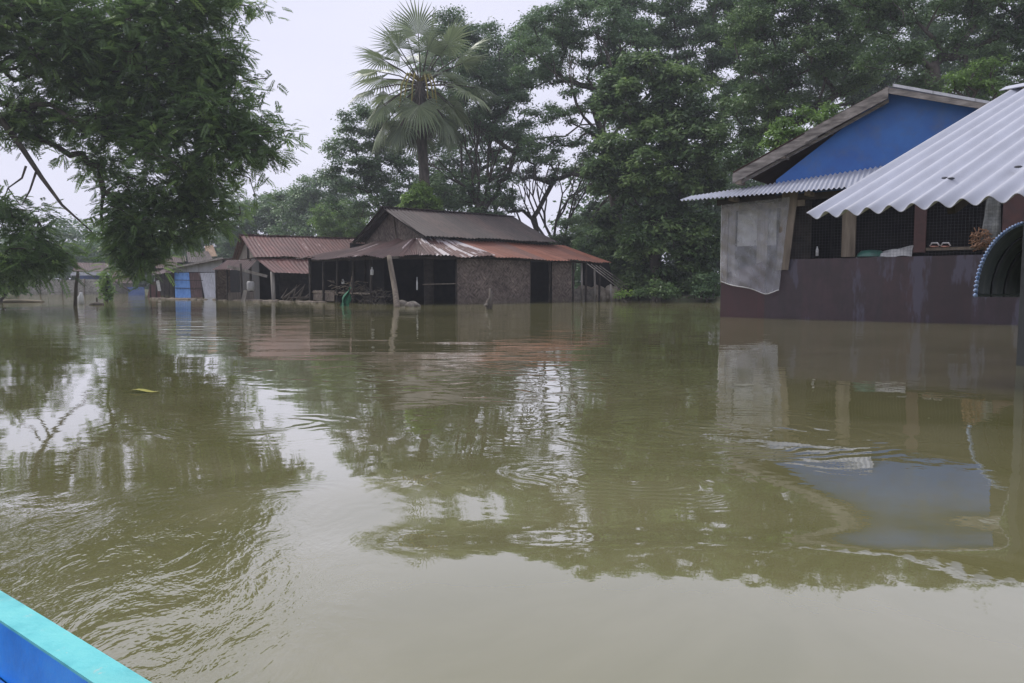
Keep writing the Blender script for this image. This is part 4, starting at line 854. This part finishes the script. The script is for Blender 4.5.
# ------------------------------------------------------------------ far left: long pale wall, low hut, blue panel
LF = Fr(P(10, 294, 64).x, 64.0, 1.0, -.03)
def far_left():
    root = empty('bamboo_wall', tuple(W(60, 294)), 'long low pale bamboo wall standing in the water at far left', 'wall'); q = LF.fp; f = LF.pt
    n = 12
    for k in range(3):
        a = 18 + k * 30; g = MB(); g.slab(q(a, 299), q(a + 29.3, 299), q(a + 29.3, 279.5 + .6 * (k % 2)), q(a, 279 + .5 * k % 1), .05); g.build('panel', M['woven_pale'], root)
    for k in range(5): MB().tube([q(18 + 22 * k, 299, .08), q(18.3 + 22 * k, 278.5, .08)], .05, 6).build('post', M['wood'], root, True)
    root = empty('low_hut', tuple(W(92, 293)), 'low hut with mottled brown roof and pale eave board behind the bamboo wall', 'hut'); G = Fr(P(60, 290, 66).x, 66, 1, -.02); q = G.fp
    MB().corr(q(72, 271.5, 1), q(111, 271.5, 1), q(108, 263, -1.2), q(76, 262.5, -1.2), .16, .02, 5, 51, .04, .03).build('roof', M['rust_side'], root)
    g = MB(); g.slab(q(70, 275.5, 1.05), q(111, 275.3, 1.05), q(111, 272, 1.05), q(72, 272, 1.05), .05); g.build('eave_board', M['tinpale'], root)
    g = MB(); g.slab(q(80, 297, -.5), q(110, 297, -.5), q(110, 272, -.5), q(80, 272, -.5), .05); g.build('wall', M['bluegrey'], root)
    g = MB(); g.slab(q(75, 297, .6), q(88, 297, .6), q(88, 280, .6), q(75, 280, .6), .05); g.build('front_panel', M['woven_pale'], root)
    root = empty('small_hut', tuple(W(122, 293)), 'small grey brown roofed hut right of the low hut', 'hut'); G = Fr(P(100, 290, 70).x, 70, 1, -.02); q = G.fp
    MB().corr(q(113, 283, 1), q(133, 283, 1), q(122, 270, -1), q(110, 270, -1), .16, .02, 5, 53, .04, .03).build('roof', M['rust_side'], root)
    MB().bar(q(113, 277.5, 1.5), q(133, 277.8, 1.5), .05, .2).build('eave_board', M['wood'], root)
    g = MB(); g.slab(q(112, 297), q(132, 297), q(132, 280), q(112, 280), .05); g.build('wall', M['woven_pale'], root)
    g = MB(); G = Fr(P(128, 290, 58).x, 58, 1, 0); q = G.fp; g.slab(q(129, 297.5), q(145, 297.5), q(144, 287), q(127, 287), .05); tag(g.build('blue_board', M['bluegrey'], None), 'blue board wall panel at the waterline left of the white hut', 'board')
    g = MB(); g.tube([q(108, 277), q(120, 284), q(130, 291)], [.13, .1, .07], 6); tag(g.build('fallen_branch', M['bark'], None, True), 'dark fallen branch slanting down beside the blue board', 'branch')
    g = MB(); b = W(75, 306); g.tube([b - Vector((0, 0, 1)), b, P(76, 285, b.y), P(78, 271, b.y)], [.07, .07, .06, .05], 7); tag(g.build('mooring_pole', M['bark'], None, True), 'dark leaning pole standing alone in the water at the left', 'pole')
    g = MB(); b = W(81, 304); g.tube([b - Vector((0, 0, .1)), b + Vector((0, 0, .3)), b + Vector((.02, 0, .42)), b + Vector((.02, 0, .5))], [.12, .12, .06, .05], 8); tag(g.build('float_bottle', M['white_plastic'], None, True), 'white plastic jug floating right of the lone pole', 'jug')
    g = MB(); b = W(97, 305); g.blob(b, .3, .2, .12, 3); g.tube([b, b + Vector((0, 0, .3))], .03, 5); tag(g.build('floating_stump', M['bark'], None, True), 'small dark stump poking out near the white jug', 'stump')
    g = MB(); b = W(12, 302); g.blob(b, 1.6, .7, .13, 6, 16, 6, .1); tag(g.build('mud_spit', M['mud'], None, True), 'low dark mud hump at the left edge of the water', 'mud')
    rs = np.random.RandomState(6); b = W(106, 301); root = empty('creeper_post', tuple(b), 'post wrapped in green creeper near the low hut', 'plant')
    MB().tube([b - Vector((0, 0, .6)), P(107, 275, b.y)], .07, 6).build('post', M['bark'], root, True)
    cc = np.array([np.array(P(106 + rs.randn() * 1.5, y, b.y)) for y in np.linspace(277, 300, 14)]); V, tt = clump_leaves(cc, np.full(len(cc), .28), 60, .17, .09, 1.0, np.full(len(cc), .5), .2, rs)
    mesh_np('creeper', V, np.arange(len(V)).reshape(-1, 4), M['leaf_light'], root, tt)
    c = W(145, 392); g = MB(); g.grid(lambda u, v: c + Vector(((u - .5) * .24 , (v - .5) * .07 * math.sin(math.pi * min(max(u, .02), .98)), .012 + .01 * math.sin(u * 6))), 8, 3); tag(g.build('floating_leaf', M['yellowleaf'], None, True), 'yellow leaf floating on the open water left of centre', 'leaf')
far_left()

# ------------------------------------------------------------------ blue gabled house at the right
BF = Fr(5.2, 18.5, 4.86, -3.7)
def wire_mesh(mb, a0, a1, z0, z1, o, step=.065, t=.003):
    s = a0
    while s < a1: mb.fbox(BF, s, s + t, o - t / 2, o + t / 2, z0, z1); s += step
    z = z0
    while z < z1: mb.fbox(BF, a0, a1, o - t / 2 - .004, o + t / 2 - .004, z, z + t); z += step
def blue_house():
    root = empty('blue_gabled_house', tuple(BF.pt(3, 0, 0)), 'flooded house with bright blue gable and maroon metal lower wall at the right', 'house'); f = BF.pt; q = BF.fp
    sill = 1.40; top = 2.85; s1 = 8.6; dp = 4.5
    a0 = BF.fac(850, 258)[1]
    g = MB(); g.slab(f(1.1, 0, -1), f(6.35, 0, -1), f(6.35, 0, sill + .02), f(1.1, 0, sill), .03); g.build('metal_wall', M['maroon'], root)
    g = MB(); g.slab(f(0, .0, -1), f(1.1, .0, -1), f(1.1, .0, sill - .02), f(0, 0, sill - .35), .03); g.build('red_metal_wall', M['redsheet'], root)
    g = MB(); g.slab(f(6.36, .0, -1), f(s1, .0, -1), f(s1, .0, sill + .04), f(6.36, 0, sill + .03), .03); g.build('red_metal_wall', M['redsheet'], root)
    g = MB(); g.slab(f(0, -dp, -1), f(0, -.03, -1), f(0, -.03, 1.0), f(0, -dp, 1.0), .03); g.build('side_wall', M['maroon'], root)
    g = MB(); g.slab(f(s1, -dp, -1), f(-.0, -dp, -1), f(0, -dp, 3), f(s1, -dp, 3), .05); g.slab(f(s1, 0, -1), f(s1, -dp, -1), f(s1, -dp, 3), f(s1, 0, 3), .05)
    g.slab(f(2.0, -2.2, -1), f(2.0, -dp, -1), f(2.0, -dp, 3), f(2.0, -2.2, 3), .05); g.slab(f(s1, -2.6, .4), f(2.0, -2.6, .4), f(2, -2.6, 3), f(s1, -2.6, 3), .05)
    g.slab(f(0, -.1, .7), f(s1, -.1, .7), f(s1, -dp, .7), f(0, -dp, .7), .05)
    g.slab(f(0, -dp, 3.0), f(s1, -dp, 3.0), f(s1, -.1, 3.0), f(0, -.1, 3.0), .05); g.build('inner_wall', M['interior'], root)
    # posts
    def post(px0, px1, pyb, mt, o=.03, pyt=None, t=.07):
        a, zb = BF.fac(px0, pyb, o); b, _ = BF.fac(px1, pyb, o); MB().fbox(BF, a, b, o - t, o, zb, top + .02).build('post', M[mt], root)
    post(720.5, 726.5, 283, 'wood', .06); post(841, 854.5, 257, 'wood', .05); post(913, 925, 252.5, 'maroonpost', .05); post(1001, 1030, 249, 'maroonpost', .05)
    a, z = BF.fac(776, 270, .12); b, z2 = BF.fac(788, 270, .12)
    g = MB(); g.hexa([f(a, .12, z), f(b, .12, z), f(b, .08, z), f(a, .08, z), f(a + .1, .12, top + .12), f(b + .18, .12, top + .12), f(b + .18, .08, top + .12), f(a + .1, .08, top + .12)]); g.build('loose_plank', M['wood'], root)
    g = MB(); g.bar(f(-.1, .05, top - .02), f(s1, .05, top + .0), .1, .14); g.build('top_beam', M['darkwood'], root)
    g = MB(); g.bar(f(.1, .07, top - .2), f(2.0, .07, top - .16), .05, .14); g.build('head_board', M['wood'], root)
    for k in range(5): MB().fbox(BF, .35 + k * 1.75, .47 + k * 1.75, -.2, .5, top - .04, top + .05).build('rafter_end', M['wood'], root)
    # wire mesh in the openings
    def op(px0, px1):
        a, _ = BF.fac(px0, 250, -.02); b, _ = BF.fac(px1, 250, -.02); g = MB(); wire_mesh(g, a, b, sill, top, -.03); g.build('wire_mesh', M['wire'], root)
    op(790, 841); op(855, 913); op(925, 1000)
    # side (left end) opening: mesh and board seen behind the plastic
    g = MB(); a, _ = BF.fac(757, 230); g.fbox(BF, a, a + .25, -.05, -.01, 1.3, top); a, _ = BF.fac(727, 230); g.fbox(BF, a, a + .2, -.05, -.01, 1.1, top); g.build('inner_board', M['paleplank'], root)
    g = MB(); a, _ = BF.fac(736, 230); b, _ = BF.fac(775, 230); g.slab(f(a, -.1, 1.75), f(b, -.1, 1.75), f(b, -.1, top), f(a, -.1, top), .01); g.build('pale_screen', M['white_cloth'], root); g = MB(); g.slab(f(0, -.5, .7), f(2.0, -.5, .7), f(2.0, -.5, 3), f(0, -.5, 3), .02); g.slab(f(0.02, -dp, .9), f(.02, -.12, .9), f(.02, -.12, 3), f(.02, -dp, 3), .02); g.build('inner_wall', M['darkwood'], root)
    # awning: small corrugated sheets
    A = q(680, 200.5, .75); B = BF.pt(BF.fac(880, 182.5, .75)[0], .75, A.z + .02); C = q(884, 166, -.25); D = q(692, 196.2, -.25)
    MB().corr(A, B, C, D, .105, .02, 6, 61, .0, .0, th=.006).build('awning_roof', M['fibre'], root)
    # blue gable
    o = -.25; Lp = q(781, 182, o); Ap = q(890, 93, o); Rp = q(985, 103, o)
    g = MB(); base = BF.pt(0, o, 0)
    sL = BF.fac(776, 180, o); sA = BF.fac(889, 92, o); sR = BF.fac(1010, 104, o); zlow = 2.9
    p = [f(sL[0], o, zlow), f(sR[0], o, zlow), f(sR[0], o, sR[1]), f(sA[0], o, sA[1]), f(sL[0], o, sL[1])]
    n0 = len(g.v); g.v += p; g.f.append(tuple(range(n0, n0 + 5))); m = [x - BF.n * .05 for x in p]; g.v += m; g.f.append(tuple(n0 + 5 + i for i in reversed(range(5)))); g.build('gable_wall', M['blue'], root)
    # main roof: two slopes running back from the gable
    of = .1; back = -5.2
    eL = BF.fac(733, 172.5, of); eA = BF.fac(888, 87, of); eR = BF.fac(1020, 108, of)
    for nm, e0, e1 in (('left_roof', eL, eA), ('right_roof', eA, eR)):
        g = MB(); g.corr(f(e0[0], of, e0[1]), f(e0[0], back, e0[1]), f(e1[0], back, e1[1]), f(e1[0], of, e1[1]), .105, .018, 6, 63, 0, 0, th=.006)
        g.build(nm, M['tinpale'] if nm == 'right_roof' else M['rust_side'], root)
    k = (eL[0] * .42 + eA[0] * .58, eL[1] * .42 + eA[1] * .58); k2 = (eL[0] * .5 + eA[0] * .5, eL[1] * .5 + eA[1] * .5)
    def barge(e0, e1, o0, hh, th, nm):
        g = MB(); dz = Vector((0, 0, -hh)); a_, b_ = f(e0[0], o0, e0[1] - .03), f(e1[0], o0, e1[1] - .03); n_ = BF.n * th
        g.hexa([a_ + dz, b_ + dz, b_ + dz - n_, a_ + dz - n_, a_, b_, b_ - n_, a_ - n_]); g.build(nm, M['tinpale'] if 'metal' in nm else M['barge'], root)
    barge(eL, k, of + .02, .24, .05, 'bargeboard'); barge((k2[0], k2[1] + .02), (eA[0] + .02, eA[1] + .02), of + .075, .24, .05, 'bargeboard'); barge((eA[0] - .05, eA[1] + .03), (eR[0], eR[1]), of + .05, .12, .04, 'bargeboard'); barge((eA[0] + .1, eA[1] + .075), (eR[0], eR[1] + .05), of + .06, .06, .03, 'metal_flashing')
    barge((eL[0] + .1, eL[1] - .2), (eA[0], eA[1] - .2), of - .1, .07, .05, 'fascia_strip')
    for t in (.02, .33, .62, .93): x = eL[0] * (1 - t) + eA[0] * t; z = eL[1] * (1 - t) + eA[1] * t; MB().fbox(BF, x, x + .12, -.24, of, z - .32 + .14 * t, z - .16 + .1 * t).build('purlin_end', M['wood'], root)
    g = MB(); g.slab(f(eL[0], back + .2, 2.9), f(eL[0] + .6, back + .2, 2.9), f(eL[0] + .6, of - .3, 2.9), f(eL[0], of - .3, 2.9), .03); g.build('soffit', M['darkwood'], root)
blue_house()
def plastic():
    q = BF.fp; root = empty('plastic_curtain', tuple(q(752, 290, .2)), 'clear plastic sheet nailed over the left opening of the blue gabled house', 'sheet')
    tl, tr, br, bm, bl = (721.5, 205), (790, 197), (779, 291), (764, 293.5), (720.5, 281)
    rs = np.random.RandomState(2)
    def fn(u, v):
        top = (tl[0] + (tr[0] - tl[0]) * u, tl[1] + (tr[1] - tl[1]) * u)
        if u < .62: k = u / .62; bot = (bl[0] + (bm[0] - bl[0]) * k, bl[1] + (bm[1] - bl[1]) * k)
        else: k = (u - .62) / .38; bot = (bm[0] + (br[0] - bm[0]) * k, bm[1] + (br[1] - bm[1]) * k)
        px = top[0] + (bot[0] - top[0]) * v; py = top[1] + (bot[1] - top[1]) * v + 1.0 * math.sin(u * 11) * v
        o = .17 + .035 * math.sin(u * 9 + v * 5) + .03 * math.sin(u * 4 - v * 13) * v + .022 * math.sin(v * 17 + u * 13) + .015 * math.sin(u * 31 + v * 8) + .012 * math.sin(v * 41 - u * 17)
        return q(px, py, o)
    g = MB(); g.grid(fn, 60, 70)
    for i in range(60 * 70): 
        a, b = i % 60, i // 60; g.uv[i] = [(a / 25, b / 25), ((a + 1) / 25, b / 25), ((a + 1) / 25, (b + 1) / 25), (a / 25, (b + 1) / 25)]
    g.build('sheet', M['plastic'], root, True)
    g = MB(); g.tube([fn(u / 20, 1.0) for u in range(21)], .012, 5); g.tube([fn(0, v / 10) for v in range(11)], .008, 5); g.build('rolled_hem', M['white_cloth'], root)
plastic()
def sill_things():
    q = BF.fp; f = BF.pt; G = 'pair of slippers on the sill'
    src = None
    for i, (px, lb) in enumerate(((934.5, 'left pink slipper standing on the window sill'), (945.5, 'right pink slipper standing on the window sill'))):
        root = empty('slipper', tuple(q(px, 246.5, -.1)), lb, 'slipper', G); c = q(px, 247, -.06)
        g = MB(); g.grid(lambda u, v: c + BF.e * ((u - .5) * .20) + BF.n * ((v - .5) * .1) + Vector((0, 0, .02 + .01 * math.sin(u * 3.1))), 10, 4); g.blob(c + Vector((0, 0, .01)), .1, .05, .018, 2, 12, 5, .03); g.build('sole', M['slipper'], root, True)
        g = MB(); g.tube([c + BF.e * (-.09) + Vector((0, 0, .02)), c + BF.e * (-.05) + Vector((0, 0, .085)), c + BF.e * .05 + Vector((0, 0, .085)), c + BF.e * (.09) + Vector((0, 0, .02))], [.015, .018, .018, .015], 6); g.build('strap', M['white_cloth'], root, True)
    s0, z = BF.fac(922, 250, -.1); s1, _ = BF.fac(985, 250, -.1)
    tag(MB().fbox(BF, s0, s1, -.28, -.05, z - .02, BF.fac(940, 247.5, -.1)[1]).build('sill_board', M['wood'], None), 'wooden ledge board under the pair of slippers', 'board')
    s0, _ = BF.fac(856, 250, -.12); s1, _ = BF.fac(912, 250, -.12); g = MB()
    g.grid(lambda u, v: f(s0 + (s1 - s0) * u, -.12 - .5 * v, 1.40 + .14 * u * (1 if v > .05 else .2) + .12 * math.sin(min(v * 3, 1.5)) * (.4 + .6 * u) + .015 * math.sin(u * 17 + v * 9)), 30, 12); tag(g.build('bedding', M['white_cloth'], None, True), 'rumpled pale bedding behind the middle wire opening', 'bedding')
    c = q(871, 256, -.2); c.z = 1.43; g = MB()
    pts = []
    for r_, z_ in ((.05, .15), (.22, .13), (.30, .06), (.32, 0)): pts.append((r_, z_))
    b = len(g.v)
    for r_, z_ in pts:
        for k in range(20): g.v.append(c + Vector((r_ * math.cos(k * math.pi / 10), r_ * .6 * math.sin(k * math.pi / 10), z_)))
    for j in range(3):
        for k in range(20): g.f.append((b + j * 20 + k, b + j * 20 + (k + 1) % 20, b + (j + 1) * 20 + (k + 1) % 20, b + (j + 1) * 20 + k))
    g.f.append(tuple(b + k for k in range(20))); tag(g.build('basin', M['greenbowl'], None, True), 'upturned dark green basin beside the pale bedding', 'basin')
    g = MB(); c = q(817, 256, -.15); g.tube([c, c + Vector((0, 0, .14)), c + Vector((0, 0, .19)), c + Vector((0, 0, .22))], [.035, .035, .015, .015], 8); tag(g.build('white_bottle', M['white_plastic'], None, True), 'small white bottle standing inside the left wire opening', 'bottle')
    # hanging grey sack
    def fn(u, v):
        px = 984 + 14 * u - (1 - u) * 7 * v + 3; py = 197 + 46 * v; return q(px, py, -.08 + .03 * math.sin(u * 9 + v * 2) + .02 * math.sin(v * 12))
    g = MB(); g.grid(fn, 16, 20); tag(g.build('hanging_sack', M['greycloth'], None, True), 'grey green sack hanging beside the dark red post', 'sack')
    rs = random.Random(5); root = empty('net_tangle', tuple(q(978, 249, -.05)), 'tangled orange brown netting on the sill below the sack', 'net'); g = MB()
    for k in range(80):
        c = q(971 + rs.uniform(0, 20), 231 + rs.uniform(0, 18) , -.05 + rs.uniform(0, .2));  c = c if rs.random() > .0 else c
        g.tube([c, c + Vector((rs.uniform(-.07, .07), 0, rs.uniform(-.07, .07))), c + Vector((rs.uniform(-.1, .1), .02, rs.uniform(-.1, .1)))], .012, 4)
    g.build('tangle', M['orange'], root)
sill_things()

# ------------------------------------------------------------------ near white corrugated roof on its own posts
RF = Fr(2.6, 6.5, 1.0, -1.3)
def near_roof():
    root = empty('open_shelter', (4.6, 7.6, 0), 'open shelter with near white wavy fibre cement roof at the right edge', 'shelter')
    A = P(807, 216, 6.5); Bp = P(1024, 196, 5.2); e = (Bp - A); e.z = 0; e.normalize(); n = Vector((-e.y, e.x, 0)); n = n if n.y > 0 else -n
    zA = A.z; slope = None
    top = P(1003, 91, 9.35); d = (top - A); run = d.dot(n); along = d.dot(e); rise = top.z - zA
    L = 3.4; U = run
    a = A.copy(); b = A + e * L; b.z = zA + .03; c = b + n * U + Vector((0, 0, rise)); dd = A + n * U + Vector((0, 0, rise))
    MB().corr(a, b, c, dd, .177, .031, 10, 71, 0, 0, th=.007, per=12).build('roof_sheet', M['fibre'], root, True)
    a2 = b + n * 2 * U; d2 = A + n * 2 * U
    MB().corr(Vector(a2), Vector(d2), dd, c, .177, .026, 6, 72, 0, 0, th=.007, per=10).build('rear_roof_sheet', M['fibre'], root, True)
    g = MB(); r0 = dd - e * .12 + Vector((0, 0, .05)); r1 = c + e * .1 + Vector((0, 0, .05)); sl = (n * U + Vector((0, 0, rise))).normalized(); sl2 = (n * U - Vector((0, 0, rise))).normalized()
    g.slab(r0 - sl * .22, r1 - sl * .22, r1, r0, .01); g.slab(r0, r1, r1 + sl2 * .22, r0 + sl2 * .22, .01); g.build('ridge_cap', M['fibre'], root)
    # purlins, rafters, posts
    g = MB()
    for t in (.12, .5, .9):
        p = a + n * U * t + Vector((0, 0, rise * t - .075)); g.bar(p + e * .4, p + e * (L - .1), .06, .07)
    g.build('purlins', M['darkwood'], root)
    g = MB()
    for s_ in (1.0, 3.2): g.bar(a + e * s_ + n * .4 + Vector((0, 0, rise * .4 / U - .15)), a + e * s_ + n * U + Vector((0, 0, rise - .15)), .06, .09)
    g.build('rafters', M['darkwood'], root)
    pb = W(1022, 366)
    for (x, y) in ((pb.x + .05, pb.y), (pb.x + 1.6, pb.y - 2.0), ):
        v = Vector((x, y, 0)) - A; v.z = 0; t = v.dot(n); z = zA + rise * min(t, 2 * U - t) / U - .12
        MB().bar((x, y, -1.2), (x, y, z), .13, .13).build('post', M['black'], root)
    # coloured flecks of lichen are in the sheets; two nail washers
    for (px, py) in ((945, 181), (951, 181.5), (1018, 170)):
        d_ = ray(px, py); nn = (b - a).cross(dd - a).normalized(); t = (a - Vector((0, 0, H))).dot(nn) / d_.dot(nn); p = Vector((0, 0, H)) + d_ * t; MB().blob(p + Vector((0, 0, .025)), .03, .03, .01, 2, 8, 4).build('roof_nail', M['wire'], root)
near_roof()
def hood():
    # dark ribbed barrel hood with a blue scalloped rim, carried by the dark post
    c = P(1032, 297, 7.9); root = empty('barrel_hood', tuple(c), 'dark ribbed curved hood with blue scalloped rim before the dark post', 'hood')
    R0x = 56 / F * 7.9; R0z = 74 / F * 7.9
    def prof(a, k=1.0): return Vector((-math.cos(a) * R0x * k, 0, math.sin(a) ** .9 * R0z * k if a < math.pi / 2 else math.sin(a) ** .9 * R0z * k))
    back = Vector((1.0, 1.0, -.02)); n = 40; g = MB()
    def fn(u, v): return c + prof(u * math.pi, 1 - .25 * v + .012 * math.sin(v * 2 * math.pi * 7)) + back * v
    g.grid(fn, n, 42); g.grid(lambda u, v: fn(u, v) + (fn(u, v) - c - back * v).normalized() * .015, n, 42)
    g.build('shell', M['canopy'], root, True)
    g = MB()
    for k in range(60):
        u = k / 60; u2 = (k + .62) / 60; g.tube([fn(u, 0), fn((u + u2) / 2, 0) * 1.0 + (fn(u, 0) - c).normalized() * .008, fn(u2, 0)], [.016, .024, .016], 6)
    g.tube([fn(k / 40, .012) for k in range(41)], .011, 6)
    g.build('rim', M['rimblue'], root, True)
    g = MB(); g.grid(lambda u, v: fn(u, .98) * (1 - v) + (c + back * .98) * v, n, 6); g.build('rear_panel', M['black'], root, True)
    g = MB(); g.tube([c + prof(0.02), c + prof(math.pi - .02)], .012, 6); g.tube([c + prof(0.02), c + prof(.02, .8) + back], .012, 6); g.build('bottom_rail', M['canopy'], root, True)
    for v in (.3, .6): MB().tube([fn(k / 30, v) * 1.0 - (fn(k / 30, v) - c - back * v).normalized() * .015 for k in range(31)], .012, 6).build('rib', M['black'], root, True)
hood()

# ------------------------------------------------------------------ the boat the picture is taken from
def boat():
    z = .35; p0, p1 = W(-2, 588, z), W(154, 684, z); e = (p1 - p0); e.z = 0; e.normalize(); n = Vector((-e.y, e.x, 0)); n = -n if n.y > 0 else n   # n points inboard
    root = empty('boat', tuple(p0 + n * .5 - Vector((0, 0, z))), 'bright blue wooden boat with turquoise gunwale at the bottom left corner', 'boat')
    bw = 1.05; s0, s1 = -2.6, 3.6
    def half(t): # half width by station
        return bw / 2 * max(0.03, (1 - abs(2 * t - 1) ** 3.2))
    mid = p0 + n * bw / 2
    def P_(t, k, zz, flare=1.0): # k -1..1 across
        s = s0 + (s1 - s0) * t; lift = .25 * abs(2 * t - 1) ** 4; q = mid + e * s + n * (k * half(t) * flare); return Vector((q.x, q.y, zz + lift))
    # straight run near the picture: widths nearly constant there
    N = 60
    for side in (-1, 1):
        g = MB(); g.grid(lambda u, v: P_(u, side * (1 - v * .075), z + .0), N, 2); g.grid(lambda u, v: P_(u, side * 1.0, z - .04 * v), N, 1); g.grid(lambda u, v: P_(u, side * (1 - .075), z - .004 * v), N, 1); g.build('gunwale', M['teal'], root)
        g = MB(); g.grid(lambda u, v: P_(u, side * ((1 - .0) - v * .25), z - .045 - v * .5), N, 5); g.build('outer_planking', M['boatblue'], root)
        g = MB(); g.grid(lambda u, v: P_(u, side * ((.925) - v * .006), z - .004 - v * .075), N, 2); g.build('inner_strake', M['boatblue'], root)
        g = MB(); g.grid(lambda u, v: P_(u, side * (.90 - v * .2), z - .08 - v * .29), N, 3); g.grid(lambda u, v: P_(u, side * (.915 - v * .02), z - .079), N, 1); g.build('inner_planking', M['boatblue2'], root)
    g = MB(); g.grid(lambda u, v: P_(u, (v * 2 - 1) * .7, z - .37), N, 8); g.build('floor', M['boatblue2'], root)
    for t in (.2, .72): MB().hexa([P_(t, -.8, z - .13), P_(t + .05, -.8, z - .13), P_(t + .05, .8, z - .13), P_(t, .8, z - .13), P_(t, -.8, z - .1), P_(t + .05, -.8, z - .1), P_(t + .05, .8, z - .1), P_(t, .8, z - .1)]).build('thwart', M['teal'], root)
boat()
